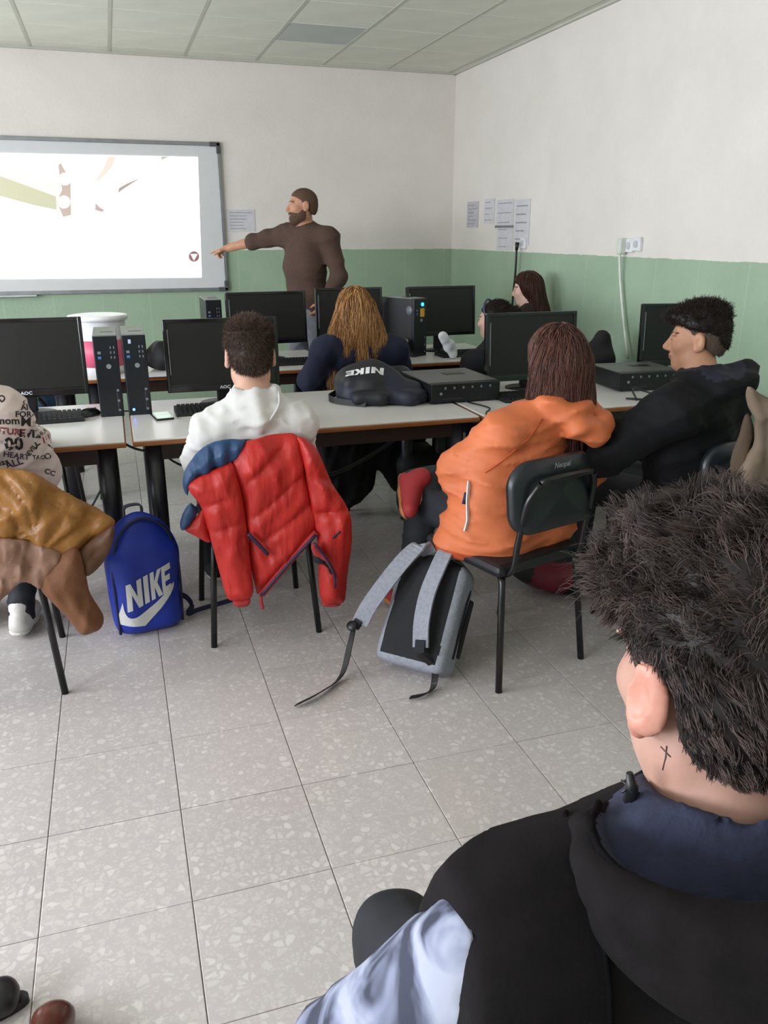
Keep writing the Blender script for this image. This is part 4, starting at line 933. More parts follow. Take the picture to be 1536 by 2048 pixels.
# ------------------------------------------------------------------ padded jackets hung on chairs
def seg_d(X, Z, a, b):
    a, b = np.array(a, float), np.array(b, float); ba = b-a
    t = np.clip(((X-a[0])*ba[0]+(Z-a[1])*ba[1])/max(ba@ba, 1e-9), 0, 1)
    return np.hypot(X-a[0]-t*ba[0], Z-a[1]-t*ba[1])
def poly_sd(X, Z, P):
    d = np.full(np.broadcast(X, Z).shape, 1e9); ins = np.zeros(d.shape, bool)
    for i in range(len(P)):
        a, b = P[i], P[(i+1) % len(P)]
        d = np.minimum(d, seg_d(X, Z, a, b))
        c = ((a[1] > Z) != (b[1] > Z)) & (X < (b[0]-a[0])*(Z-a[1])/((b[1]-a[1]) or 1e-9)+a[0]); ins ^= c
    return np.where(ins, -d, d)
def panel(nm, pxs, Y0, th, m, parent, quilt=(), fold=0.006, h=0.0085, yc=None, seed=0, edge=0.05, smoothc=True, qd=0.5, holes=(), cr=0.006):
    """padded cloth panel: photo outline on the plane Y0, real thickness, sunk quilting seams"""
    W = [atY(x, y, Y0) for x, y in pxs]; P = [(p[0], p[2]) for p in W]
    if smoothc:
        Pc = catmull(P + [P[0]], 3)[:-1]; P = [tuple(q) for q in Pc]
    lo = (min(p[0] for p in P)-0.02, Y0-th-0.07, min(p[1] for p in P)-0.02); hi = (max(p[0] for p in P)+0.02, Y0+th+0.07, max(p[1] for p in P)+0.02)
    v = Vol(lo, hi, h); X = v.ax[0][:, None]; Z = v.ax[2][None, :]
    sd = poly_sd(X, Z, P)
    for hp in holes:
        hw = [atY(x, y, Y0) for x, y in hp]; sd = np.maximum(sd, -poly_sd(X, Z, [(p[0], p[2]) for p in hw]))
    t = th*np.sqrt(np.clip(-sd/edge, 0.02, 1))
    if quilt:
        q = np.full(sd.shape, 1e9)
        for ln in quilt:
            L_ = [atY(x, y, Y0) for x, y in ln]
            for i in range(len(L_)-1): q = np.minimum(q, seg_d(X, Z, (L_[i][0], L_[i][2]), (L_[i+1][0], L_[i+1][2])))
        t = t*(1-qd + qd*np.sqrt(np.clip(q/0.028, 0, 1)))
    w_ = wob(fold, (34, 0, 13), seed)(X, 0, Z) + wob(fold*0.6, (60, 0, 22), seed+5)(X, 0, Z)
    t = t*(1+0.0*X); w_ = w_ + creases(cr, seed, 30, 60)(X, 0.0, Z)
    y0 = Y0 + (0 if yc is None else yc(X, Z)) + w_
    F = np.abs(v.ax[1][None, :, None]-y0[:, None, :]) - t[:, None, :]
    v.F = np.maximum(F*0.8, sd[:, None, :]).astype(np.float32)
    bl = np.array(parent.location)
    V, Q = v.net(1); me = np_mesh(nm, V-bl, Q, True)
    return link(nm, me, m, parent)
def C6(*a): return [(340+x*0.2637, 780+y*0.2637) for x, y in a]
M_RED = mat('red padded nylon', '#b8211a', 0.5, var=0.1, scale=9, bump=0.3, bscale=30, stretch=(1.6, 1, 0.6), folds=0.5, fscale=14); M_NAVY = mat('navy padded nylon', '#1d3f66', 0.5, var=0.15, scale=9, bump=0.3, bscale=30, stretch=(1.6, 1, 0.6), folds=0.5, fscale=14)
M_REDK = mat('red ribbed cuff', '#a82f30', 0.8); M_PURP = mat('dark purple zip', '#2a1b3e', 0.5); M_GREYL = mat('dark jacket lining', '#1b1c22', 0.7)
rj = thing('padded_jacket', 'red padded jacket with navy shoulder hung over the chair back', 'jacket', (0.45, 2.9, 0.42))
Yj = 2.845
panel('back_panel', C6((570, 390), (700, 362), (860, 345), (985, 362), (1030, 600), (1075, 850), (1108, 1085), (900, 1330), (695, 1565), (640, 1470), (600, 1250), (585, 1060), (530, 780), (470, 540)), Yj, 0.036, M_RED, rj,
      [C6((560, 700), (860, 440)), C6((640, 950), (1040, 610)), C6((690, 1150), (1070, 850)), C6((590, 1090), (740, 1250))], 0.008, seed=1, yc=lambda X, Z: np.where(Z > 0.74, (Z-0.74)*0.22, 0))
panel('left_sleeve', C6((480, 545), (545, 790), (588, 1060), (612, 1320), (632, 1530), (590, 1585), (480, 1600), (425, 1560), (350, 1290), (285, 1060), (230, 880), (140, 760), (165, 690), (320, 610)), Yj-0.02, 0.045, M_RED, rj,
      [C6((215, 900), (400, 830)), C6((290, 1080), (560, 1000))], 0.006, seed=2, yc=lambda X, Z: np.where(Z > 0.74, (Z-0.74)*0.22, 0))
panel('shoulder_yoke', C6((590, 385), (545, 480), (475, 560), (320, 620), (165, 700), (135, 810), (98, 740), (110, 630), (190, 510), (300, 420), (430, 385)), Yj-0.012, 0.042, M_NAVY, rj, [C6((330, 440), (340, 600)), C6((450, 420), (455, 560))], 0.007, seed=3, yc=lambda X, Z: np.where(Z > 0.72, (Z-0.72)*0.2, 0))
panel('front_flap', C6((95, 1062), (180, 980), (265, 900), (300, 1050), (310, 1160), (190, 1110)), Yj+0.005, 0.03, M_RED, rj, (), 0.005, seed=4, edge=0.03)
panel('front_flap_trim', C6((155, 850), (215, 905), (190, 970), (95, 1062), (72, 1000), (110, 900)), Yj+0.012, 0.03, M_NAVY, rj, (), 0.005, seed=5, edge=0.03)
panel('right_sleeve', C6((965, 355), (1050, 385), (1130, 470), (1240, 720), (1345, 890), (1380, 1080), (1360, 1400), (1335, 1560), (1300, 1610), (1150, 1605), (1128, 1400), (1130, 1300), (1110, 1100), (1065, 850), (1020, 600)), Yj-0.015, 0.045, M_RED, rj, [C6((1080, 640), (1220, 700)), C6((1110, 930), (1330, 900))], 0.008, seed=6, yc=lambda X, Z: np.where(Z > 0.74, (Z-0.74)*0.22, 0))
panel('right_front_edge', C6((1060, 1180), (1105, 1150), (1200, 1260), (1275, 1400), (1270, 1490), (1230, 1400), (1170, 1300), (1090, 1260)), Yj-0.065, 0.012, M_REDK, rj, (), 0.004, seed=7, edge=0.02)
panel('right_lining', C6((1080, 1200), (1150, 1250), (1220, 1350), (1240, 1470), (1180, 1340), (1090, 1310)), Yj-0.05, 0.016, M_GREYL, rj, (), 0.003, seed=8, edge=0.02)
for cf in (C6((472, 1590), (620, 1572), (602, 1635), (545, 1648), (485, 1645)), C6((1145, 1600), (1306, 1600), (1292, 1640), (1220, 1648), (1155, 1642))): panel('cuff', cf, Yj-0.02, 0.032, M_REDK, rj, (), 0.002, edge=0.03, smoothc=False)
loc = np.array(rj.location)
def jt(nm, pxs, r, m, Y=Yj-0.045): return MB().tube([p-loc for p in catmull([atY(x, y, Y) for x, y in C6(*pxs)], 5)], r, 8).build(nm, m, rj)
jt('hem', [(1108, 1078), (900, 1310), (700, 1550)], 0.013, M_REDK, Yj-0.028); jt('zip', [(1105, 1098), (890, 1330), (690, 1560)], 0.006, M_PURP, Yj-0.044)
jt('pocket_zip', [(592, 1090), (660, 1160), (742, 1248)], 0.0075, M_PURP, Yj-0.047)
jt('zip_pull', [(692, 1560), (690, 1600), (705, 1660)], 0.006, M_REDK, Yj-0.03); jt('edge_zip', [(1095, 1165), (1180, 1270), (1245, 1400), (1252, 1500)], 0.005, M_PURP, Yj-0.08)
panel('sleeve_logo', C6((1228, 1110), (1290, 1058), (1296, 1085), (1262, 1130), (1232, 1138)), Yj-0.064, 0.004, M_GREYL, rj, (), 0.0, edge=0.01, h=0.006)

def C5(*a): return [(x*0.2865, 900+y*0.2865) for x, y in a]
M_OCH = mat('ochre satin lining', '#8f5f26', 0.42, var=0.2, scale=7, bump=0.4, bscale=30, folds=0.8, fscale=12); M_MAUV = mat('mauve brown cloth', '#846250', 0.6, var=0.12, scale=8, bump=0.3, bscale=14, folds=0.7, fscale=8); M_BRN = mat('brown woven cloth', '#6b4226', 0.75, var=0.1, scale=14, bump=0.2, bscale=60, folds=0.3, fscale=5); M_HOLE = mat('dark coat inside', '#2a1a10', 0.8)
bj = thing('quilted_coat', 'ochre and brown quilted coat draped over the chair at left edge', 'coat', (-0.5, 2.75, 0.4))
Yb = 2.635
panel('lining', C5((-700, 300), (-500, 170), (-150, 130), (60, 135), (240, 160), (430, 290), (720, 455), (800, 515), (792, 570), (640, 660), (420, 780), (270, 700), (60, 655), (-250, 640), (-650, 600)), Yb, 0.026, M_OCH, bj,
      [C5((280, 330), (420, 420), (560, 500), (760, 480)), C5((300, 690), (480, 600), (720, 470)), C5((430, 290), (300, 360), (290, 440)), C5((60, 380), (130, 500), (110, 640)), C5((-100, 200), (30, 420)), C5((500, 380), (420, 520), (330, 640)), C5((640, 430), (560, 530)), C5((180, 330), (215, 430), (225, 540)), C5((250, 380), (280, 460), (240, 560)), C5((330, 300), (480, 430), (620, 520)), C5((-20, 160), (90, 260), (160, 340)), C5((120, 150), (250, 260), (330, 320)), C5((-60, 480), (60, 560), (200, 600))], 0.012, seed=11, cr=0.012, edge=0.03, yc=lambda X, Z: np.where(Z > 0.74, (Z-0.74)*0.2, 0)+np.where(X > -0.25, (X+0.25)*0.25, 0), qd=0.75)
panel('outer_band', C5((-650, 560), (-250, 600), (60, 610), (280, 650), (450, 735), (350, 890), (275, 975), (150, 915), (0, 1060), (-250, 1120), (-650, 1050)), Yb-0.02, 0.018, M_MAUV, bj, [C5((0, 800), (200, 820), (330, 760)), C5((-100, 930), (120, 880))], 0.008, seed=13, cr=0.014, edge=0.03)
panel('hanging_sleeve', C5((290, 880), (390, 750), (540, 680), (600, 870), (630, 1000), (690, 1100), (725, 1170), (712, 1235), (640, 1280), (555, 1280), (480, 1180), (390, 1080), (290, 985)), Yb-0.015, 0.055, M_BRN, bj, (), 0.004, seed=14, edge=0.07, cr=0.012)
panel('coat_front', C5((520, 720), (690, 590), (795, 520), (790, 640), (720, 790), (600, 875), (560, 830)), Yb+0.01, 0.04, mat('dark brown coat cloth', '#55351f', 0.6, bump=0.3, bscale=20), bj, [C5((600, 760), (760, 640))], 0.01, seed=15)

# black coat on the far chair
bc = thing('coat', 'black coat hanging over the far chair, seen under the middle desk', 'coat', (1.38, 4.34, 0.05))
panel('drape', [(640, 800), (700, 770), (840, 770), (868, 800), (850, 880), (835, 900), (830, 960), (790, 985), (758, 940), (746, 975), (700, 1018), (672, 1005), (640, 900)], 4.30, 0.05, mat('black wool', '#0c0c0e', 0.85), bc, (), 0.012, seed=21, h=0.014)
panel('sleeve', [(835, 880), (862, 890), (862, 960), (845, 985), (822, 960)], 4.27, 0.04, mat('black wool', '#0c0c0e', 0.85), bc, (), 0.006, seed=22, h=0.014)

# tan jacket at the right edge over a chair back
tj = thing('tan_jacket', 'tan jacket slung over a chair at the right picture edge', 'jacket', (2.1, 1.95, 0.6))
M_TAN = mat('tan cotton', '#6e5f50', 0.8, var=0.1, scale=9, bump=0.2, bscale=30)
def C1(*a): return [(1380+x*0.127, 700+y*0.127) for x, y in a]
panel('shoulder', C1((905, 560), (980, 590), (1220, 760), (1700, 1000), (2300, 1400), (2400, 2400), (800, 2400), (860, 1800), (1000, 1500), (1000, 1200), (930, 900)), 2.02, 0.045, M_TAN, tj, [C1((1030, 700), (1120, 1300), (1100, 1700)), C1((1180, 850), (1260, 1500), (1200, 2100)), C1((1350, 950), (1500, 1700))], 0.012, seed=31, qd=0.5, cr=0.014)
panel('sleeve', C1((880, 950), (800, 1250), (690, 1600), (650, 2000), (760, 2050), (850, 1750), (960, 1480), (1010, 1200)), 2.06, 0.035, mat('tan cotton inside', '#4a3a2c', 0.85), tj, (), 0.006, seed=32)

# shoes cut by the lower left picture corner
def shoe(label, name, loc, rz, col, welt=None, L=0.29, wd=0.052, parent=None, hi=0.085):
    root = thing(name, label, 'shoe', loc, rz) if parent is None else parent
    v = Vol((-0.09, -0.2, -0.02), (0.09, 0.2, 0.2), 0.007)
    v.chain([(0, -0.11, 0.045), (0, 0.0, 0.043), (0.004, 0.09, 0.038)], [0.036, 0.036, 0.034], 0.03, ((1, 0, 0), 0.78)); v.ell((0, -0.1, hi*0.72), (0.038, 0.05, hi*0.62), 0.04); v.cone((0, -0.03, 0.07), (0, 0.04, 0.052), 0.028, 0.02, 0.03)
    v.cut((0, 0, 0.017), (0, 0, -1), 0.004); v.ell((0, -0.1, hi+0.05), (0.028, 0.038, 0.055), 0.008, op='-')
    v.build('upper', col, root)
    out = [(wd*0.80*math.sin(a)*(1.0 if math.cos(a) > 0 else 0.86), 0.147*math.cos(a)-0.01) for a in np.linspace(0, 2*math.pi, 36)[:-1]]
    MB().prism(out, 'z', 0.0, 0.02).build('sole', welt or M_BLKPL, root); return root
M_COG = mat('cognac leather', '#4f2a20', 0.22, var=0.25, scale=10, spec=0.6); M_WELT = mat('tan welt', '#7a6a55', 0.6)
s_ = shoe('brown leather shoe toe at the lower left picture corner', 'leather_shoe', (-0.275, 1.282, 0.0), R(-4), M_COG, M_WELT)
st_ = MB()
for a in np.linspace(-1.4, 1.4, 26): st_.box((0.0425*math.sin(a), 0.136*math.cos(a)-0.01, 0.0225), (0.0045, 0.0045, 0.003), (0, 0, -a))
tag(st_.build('stitching', mat('welt thread', '#d8cdb8', 0.7), s_), kind='stuff')
shoe('black pointed shoe tip at the left picture edge above the brown shoe', 'leather_shoe', (-0.458, 1.452, 0.0), R(-84), mat('black leather', '#141216', 0.4), None, wd=0.045)
# ------------------------------------------------------------------ people
def skin_mat(name, col, col2):
    return mat(name, col, 0.5, var=0.06, scale=14, col2=col2, sss=0.12, bump=0.05, bscale=180, spec=0.35)
M_EAR = mat('ear skin lit red', '#c4806e', 0.5, var=0.12, scale=40, sss=0.3, col2='#cc9584')  # redder ear skin; light shining through it is put into the colour
M_BROW = mat('eyebrow', '#2c1f18', 0.7)
M_LIP = mat('lip', '#a86a60', 0.45, var=0.08); M_EYE = mat('eye dark', '#1c1512', 0.2); M_EYEW = mat('eye white', '#8f7d72', 0.4)
def vlerp(a, b, t): return np.array(a)*(1-t)+np.array(b)*t
def body_prims(J, g=1.0, ga=1.0, gl=1.0):
    """one list of rounded limbs; part, a, b, ra, rb, k, flat"""
    fw = np.array([0, 1, 0.0]); pl, chs, nk = (np.array(J[k], float) for k in ('pelvis', 'chest', 'neck'))
    sm = vlerp(J['shL'], J['shR'], 0.5); wst = vlerp(pl, chs, 0.5); out = []
    A = out.append
    A(('torso', J['hipL'], J['hipR'], .10*g, .10*g, .06, None)); A(('torso', pl, wst, .135*g, .13*g, .05, (fw, 1.25))); A(('torso', wst, chs, .13*g,   .15*g, .05, (fw, 1.3)))
    A(('torso', chs, vlerp(chs, sm, 0.75), .152*g, .115*g, .06, (fw, 1.25))); A(('torso', J['shL'], J['shR'], .06*g, .06*g, .07, None))
    for s in 'LR':
        A(('torso', nk, vlerp(nk, J['sh'+s], 0.65), .048, .046*g, .05, None))
        A(('arm'+s, J['sh'+s], J['el'+s], .055*ga, .043*ga, .03, None)); A(('arm'+s, J['el'+s], J['wr'+s], .042*ga, .029*ga, .02, None))
        A(('leg'+s, J['hip'+s], J['kn'+s], .083*gl, .060*gl, .04, None)); A(('leg'+s, J['kn'+s], J['an'+s], .058*gl, .038*gl, .03, None))
        A(('foot'+s, J['an'+s], J['toe'+s], .038, .028, .03, None))
    A(('neck', vlerp(sm, nk, 0.6), J['hb'], .060, .055, .04, None))
    return out
def head_fill(v, Mh, c, s=1.0, nose=1.0, jaw=1.0, ears=True, be=1.0):
    c = np.array(c, float)
    def T(p): return c + Mh @ (np.array(p)*s)
    def E(p, r, k, op='+'): v.ell(T(p), np.array(r)*s, k*s, Mh, op)
    def Cn(a, b, ra, rb, k, op='+'): v.cone(T(a), T(b), ra*s, rb*s, k*s, None, op)
    E((0, -.014, .034), (.074, .096, .086), .02); E((0, .024, -.034), (.060*jaw, .068, .082), .035); E((0, .056, -.094), (.028*jaw, .028, .022), .03)
    for x in (-1, 1):
        E((x*.040, .052, -.018), (.026, .030, .026), .02); E((x*.046*jaw, .006, -.064), (.018, .036, .026), .03)
        E((x*.030, .080, .026), (.027, .013, .009), .014); E((x*.031, .0955, .006), (.016, .010, .010), .010, '-'); E((x*.031, .0785, .006), (.0135, .0115, .0115), .003)
        E((x*.011, .096, -.034), (.009, .010, .008), .008)
        if ears:
            if be > 1.02:                       # close-up ear: flared shell, lobe, hollow
                Me = Mh @ rotm(x*R(-26), 0, 0)
                v.ell(T((x*.087, -.020, .0)), np.array((.0070, .023, .036))*s, .006, Me); v.ell(T((x*.083, -.004, -.033)), np.array((.008, .011, .013))*s, .008, Me); v.cone(T((x*.070, -.006, .012)), T((x*.080, -.010, -.018)), .016, .014, .010)
                v.ell(T((x*.095, -.012, .004)), np.array((.006, .015, .024))*s, .004, Me, '-')
            else:
                E((x*.081, -.014, -.002), (.0095, .021, .034), .010); E((x*.082, -.004, -.026), (.008, .012, .012), .008); E((x*.090, -.008, .004), (.006, .011, .018), .006, '-')
    Cn((0, .087, .012), (0, .105*nose, -.026), .0085, .0125, .012); E((0, .088, -.055), (.023, .012, .0055), .008); E((0, .086, -.0655), (.020, .012, .0065), .007)
    E((0, .101, -.0603), (.024, .007, .0016), .002, '-')
def head_mats(Mh, c, s):
    c = np.array(c)
    def f(cen):
        q = (cen-c) @ Mh / s; m = np.zeros(len(q), int)
        ax = np.abs(q[:, 0])
        if s == 1.0: m[(ax > .0765) & (np.abs(q[:, 2]) < .05) & (q[:, 1] < .02)] = 4
        m[(((ax/.024)**2 + ((q[:, 2]+.0603)/.0115)**2) < 1) & (q[:, 1] > .078)] = 1
        e = ((ax-.031)/.0125)**2 + ((q[:, 2]-.006)/.0065)**2
        m[(e < 0.9) & (q[:, 1] > .07)] = 3; m[(e < 0.45) & (q[:, 1] > .07)] = 2
        m[((((ax-.032)/.021)**2 + ((q[:, 2]-.027-.15*(.03-np.abs(ax-.03)))/.0045)**2) < 1) & (q[:, 1] > .055)] = 5
        return m
    return f
def hand_fill(v, wr, d, n, side, curl=0.35, point=False, s=1.0):
    """palm + five fingers; d: hand direction, n: palm normal (palm side), side: +1 thumb towards cross(d,n)"""
    wr = np.array(wr, float); d = np.array(d, float); d /= np.linalg.norm(d); n = np.array(n, float); n = n-d*(n@d); n /= np.linalg.norm(n); t = np.cross(d, n)*side
    Mp = np.stack([t, d, n], 1)
    v.ell(wr+d*.045*s, np.array((.040, .052, .017))*s, .02, Mp); v.cone(wr-d*.02*s, wr+d*.02*s, .026*s, .028*s, .02, (n, 1.3))
    kn = wr+d*.082*s
    for i, (u, L, r) in enumerate(((.030, .074, .0088), (.010, .082, .009), (-.010, .077, .0086), (-.029, .060, .0078))):
        cu = curl*(1+0.15*i)
        if point: cu = 0.08 if i == 0 else 1.25
        p = kn + t*u*s - d*(0.004*i*s); pts = [p-d*.02*s, p]; a = cu*0.5
        for f in (.44, .32, .24):
            p = p + (d*math.cos(a)+n*math.sin(a)+t*u*0.8)*L*f*s; pts.append(p); a += cu*0.75
        v.chain(pts, [r*s, r*s, r*.95*s, r*.9*s, r*.78*s], .006)
    p0 = wr+d*.022*s+t*.026*s; p1 = p0+(t*.72+d*.62+n*.25)*.042*s; p2 = p1+(t*.35+d*.88+n*.3)*.032*s; p3 = p2+(t*.1+d*.9+n*.35)*.025*s
    v.chain([p0, p1, p2, p3], [.015*s, .0115*s, .0098*s, .0082*s], .010)
def loc_of(base, yaw):
    Ri = np.array(Matrix.Rotation(-yaw, 3, 'Z')); b = np.array([base[0], base[1], 0.0])
    return lambda p: Ri @ (np.array(p, float)-b)
def sit(base, yaw, head, sh_z, half=0.185, tw=0.0, shc=None, hipz=0.53, **over):
    """seated pose; world points; returns joints in the person's frame"""
    to = loc_of(base, yaw); h = to(head); J = {}
    J['head'] = h; J['hb'] = h+np.array((0, -.025, -.075)); nk = h+np.array((0, -.05, -.145))
    sc = np.array((h[0]*0.85, nk[1]-.015, sh_z)) if shc is None else to(shc); J['neck'] = np.array((vlerp(sc, nk, 0.7)[0], nk[1], max(nk[2], sh_z+0.035)))
    c_, s_ = math.cos(tw), math.sin(tw)
    J['shL'] = sc+np.array((-half*c_, -half*s_, -0.01)); J['shR'] = sc+np.array((half*c_, half*s_, -0.01))
    J['pelvis'] = np.array((0, 0.0, hipz+.02)); J['chest'] = vlerp(J['pelvis'], sc, 0.62)+np.array((0, 0.02, 0))
    for s, x in (('L', -1), ('R', 1)):
        J['hip'+s] = np.array((x*.09, .0, hipz)); J['kn'+s] = np.array((x*.12, .43, hipz-.01)); J['an'+s] = np.array((x*.13, .40, .09)); J['toe'+s] = np.array((x*.14, .53, .04))
        J['el'+s] = J['sh'+s]+np.array((x*.06, .08, -.26)); J['wr'+s] = np.array((x*.12, J['el'+s][1]+.24, J['el'+s][2]+.02))
    for k, v_ in over.items(): J[k] = to(v_)
    return J
def bounds(pts, pad):
    a = np.array(pts); return a.min(0)-pad, a.max(0)+pad
def fill_prims(v, prims, parts, off=0.0, offs=None, kk=1.0):
    for (pt, a, b, ra, rb, k, fl) in prims:
        if pt in parts: v.cone(a, b, ra+(offs or {}).get(pt, off), rb+(offs or {}).get(pt, off), k*kk, fl)
HL_SHORT = ([-.14, -.10, -.06, -.03, .0, .02, .05, .085, .13], [-.075, -.07, -.045, -.02, -.015, .035, .052, .070, .075])
def hair_cap(Mh, c, s, t_top, t_side, h, hl=HL_SHORT, extra=None, ears=True, k=0.006):
    c = np.array(c, float); lo = c-0.20*s-t_top; hi = c+0.20*s+t_top
    if extra:
        for e in extra:
            for p in (e[0], e[1]):
                w_ = c+Mh @ (np.array(p)*s); lo = np.minimum(lo, w_-0.14); hi = np.maximum(hi, w_+0.14)
    v = Vol(lo, hi, h)
    def T(p): return c+Mh @ (np.array(p)*s)
    v.ell(T((0, -.014, .034+(t_top-t_side)*0.5)), np.array((.074+t_side, .096+t_side, .086+(t_top+t_side)/2))*s, .01, Mh)
    v.ell(T((0, -.044, -.016)), np.array((.062+t_side*.8, .060+t_side*.8, .062))*s, .03, Mh)
    if t_top > t_side*1.6: v.ell(T((0, .0, .075)), np.array((.070+t_side*.5, .090, .045+t_top))*s, .03, Mh)
    def hlf(X, Y, Z):
        qy = ((X-c[0])*Mh[0, 1]+(Y-c[1])*Mh[1, 1]+(Z-c[2])*Mh[2, 1])/s; qz = ((X-c[0])*Mh[0, 2]+(Y-c[1])*Mh[1, 2]+(Z-c[2])*Mh[2, 2])/s
        return (np.interp(qy, hl[0], hl[1])-qz)*0.8*s
    v.inter(hlf, k)
    if ears:
        for x in (-1, 1): v.ell(T((x*.088, -.012, -.004)), np.array((.034, .026, .036))*s, .006, Mh, '-')
    if extra:
        for (a, b, ra, rb, kk, fl) in extra:
            v.cone(T(a), T(b), ra*s, rb*s, kk*s, None if fl is None else (Mh @ np.array(fl[0]), fl[1]))
    return v
def short_strands(V, Q, n, rng, Mh, c, s, dirf, lenf, bend=0.3, M=4):
    p, nm = sample_mesh(V, Q, n, rng)
    nm = -nm if ((p-np.array(c))*nm).sum(1).mean() < 0 else nm
    q = (p-np.array(c)) @ Mh / s; nl = nm @ Mh
    d = dirf(q, nl, rng); d /= np.linalg.norm(d, axis=1, keepdims=True); L = lenf(q, rng)*s
    b = rng.normal(size=d.shape)*bend; t = np.linspace(0, 1, M)[None, :, None]
    P = q[:, None, :] + (d[:, None, :]*t + (b*0.5)[:, None, :]*t*t)*(L/s)[:, None, None] - nl[:, None, :]*0.002
    return P*s @ Mh.T + np.array(c)
def long_strands(V, Q, n, rng, steps=14, step=0.022, lift=0.004, wave=0.004, wf=22, keep=None, down=(0, 0, -1), push=None):
    p, nm = sample_mesh(V, Q, n, rng, keep)
    bvh = BVHTree.FromPolygons([tuple(x) for x in V], [tuple(int(i) for i in q) for q in Q])
    cen = V.mean(0); g0 = np.array(down, float); out = np.zeros((n, steps, 3)); ph = rng.uniform(0, 6.28, n); off = rng.uniform(0.0, 1.0, n)*lift
    for i in range(n):
        x = p[i].copy(); side = rng.normal(size=3)*0.12
        for j in range(steps):
            h = bvh.find_nearest(Vector(x))
            if h[0] is not None and h[3] < 0.03:
                nn = np.array(h[1]); bp = np.array(h[0])
                if nn @ (bp-cen) < 0 and nn[2] > -0.5: nn = -nn
                x = bp + nn*off[i]; d = g0+side-nn*((g0+side) @ nn)
                if np.linalg.norm(d) < 0.25: d = g0+side
            else: d = g0+side*0.3
            d /= np.linalg.norm(d)+1e-9
            out[i, j] = x; x = x + d*step*(0.8+0.4*off[i]/lift)
        u = np.linspace(0, 1, steps)
        out[i, :, 0] += wave*np.sin(u*wf*0.35+ph[i])*u; out[i, :, 1] += wave*np.cos(u*wf*0.3+ph[i]*1.3)*u
    return out
def sneaker(root, an, toe, m_up, m_sole, nm='shoe', dn=None):
    """shoe on an ankle; sole below"""
    an, toe = np.array(an, float), np.array(toe, float); f = toe-an; f[2] = 0 if abs(f[2]) < 0.2 else f[2]; L = np.linalg.norm(f); f = f/L
    dn = np.array((0, 0, -1.0)) if dn is None else np.array(dn, float); dn = dn-f*(dn @ f); dn /= np.linalg.norm(dn)
    hl = an-f*.045+dn*.035; tp = toe+f*.035+dn*.0
    lo, hi = bounds([hl, tp, an], 0.09); v = Vol(lo, hi, 0.009)
    v.chain([hl, vlerp(hl, tp, .5), tp], [.040, .041, .034], .02); v.cone(an+dn*-.03, an+dn*.03, .044, .044, .03); v.cone(an+f*.03, vlerp(an, tp, .6), .038, .030, .03)
    v.cut(hl+dn*.022, dn, .006); o = v.build(nm, m_up, root)
    v = Vol(lo, hi, 0.008); v.chain([hl, vlerp(hl, tp, .5), tp], [.047, .047, .041], .02); v.cut(hl+dn*.036, dn, .006); v.cut(hl+dn*.014, -dn, .004)
    v.build('sole', m_sole, o); return o
def person(label, base, yaw, J, skin, head_rot=(0, 0, 0), s=1.0, hh=0.006, body_h=0.016, g=1.0, ga=1.0, gl=1.0, hands=(), nose=1.0, jaw=1.0, fine_hands=False, ears=True, big_ears=1.0):
    root = thing('person', label, 'person', (base[0], base[1], 0), yaw)
    prims = body_prims(J, g, ga, gl); Mh = rotm(*head_rot)
    fine = [(np.array(J['head'])-0.135*s, np.array(J['head'])+0.135*s, hh)]
    if fine_hands:
        for hd in hands:
            w_ = np.array(hd[0])+np.array(hd[1])*0.09; fine.append((w_-0.11, w_+0.11, 0.0065))
    pts = [J[k] for k in J] + [np.array(J['head'])+(0, 0, .13)] + [np.array(hd[0])+np.array(hd[1])*0.16 for hd in hands]
    lo, hi = bounds(pts, 0.16); v = Vol(lo, hi, body_h, fine)
    fill_prims(v, prims, ('torso', 'armL', 'armR', 'legL', 'legR', 'footL', 'footR', 'neck')); head_fill(v, Mh, J['head'], s, nose, jaw, ears, big_ears)
    for hd in hands: hand_fill(v, *hd)
    v.build('body', [skin, M_LIP, M_EYE, M_EYEW, M_EAR, M_BROW], root, head_mats(Mh, J['head'], s))
    return root, prims, Mh
def garment(nm, m, root, prims, parts, off, J, h=0.012, offs=None, fold=0.005, seed=0, ff=(26, 26, 16), cuts=(), subs=(), adds=None, matfn=None, kk=1.0, pad=0.24, crease=0.010):
    lo, hi = bounds([J[k] for k in J], pad); v = Vol(lo, hi, h)
    fill_prims(v, prims, parts, off, offs, kk)
    if adds: adds(v)
    if fold: v.func(wob(fold*0.6, ff, seed))
    if crease: v.func(creases(crease, seed))
    for p0, n in cuts: v.cut(p0, n, 0.01)
    for (c, r) in subs: v.ell(c, r, 0.008, None, '-')
    return v.build(nm, m, root, matfn)
def ring_pts(c, rx, ry, tilt=0.0, n=16, a0=0, a1=360):
    out = []
    for a in np.linspace(R(a0), R(a1), n): out.append(np.array((c[0]+rx*math.sin(a), c[1]+ry*math.cos(a), c[2]+tilt*math.cos(a))))
    return out
TOP = ('torso', 'armL', 'armR'); LEGS = ('legL', 'legR')
M_JEAN = mat('dark trousers', '#15171f', 0.75, var=0.15, scale=20); M_SOLEW = mat('white sole', '#c9c7c2', 0.6)
SK1 = skin_mat('skin fair', '#c89a84', '#d2a690'); SK2 = skin_mat('skin tan', '#b58468', '#c09074'); SK3 = skin_mat('skin light', '#d0a794', '#d8b3a2'); SK4 = skin_mat('skin foreground', '#ad8272', '#b79080')
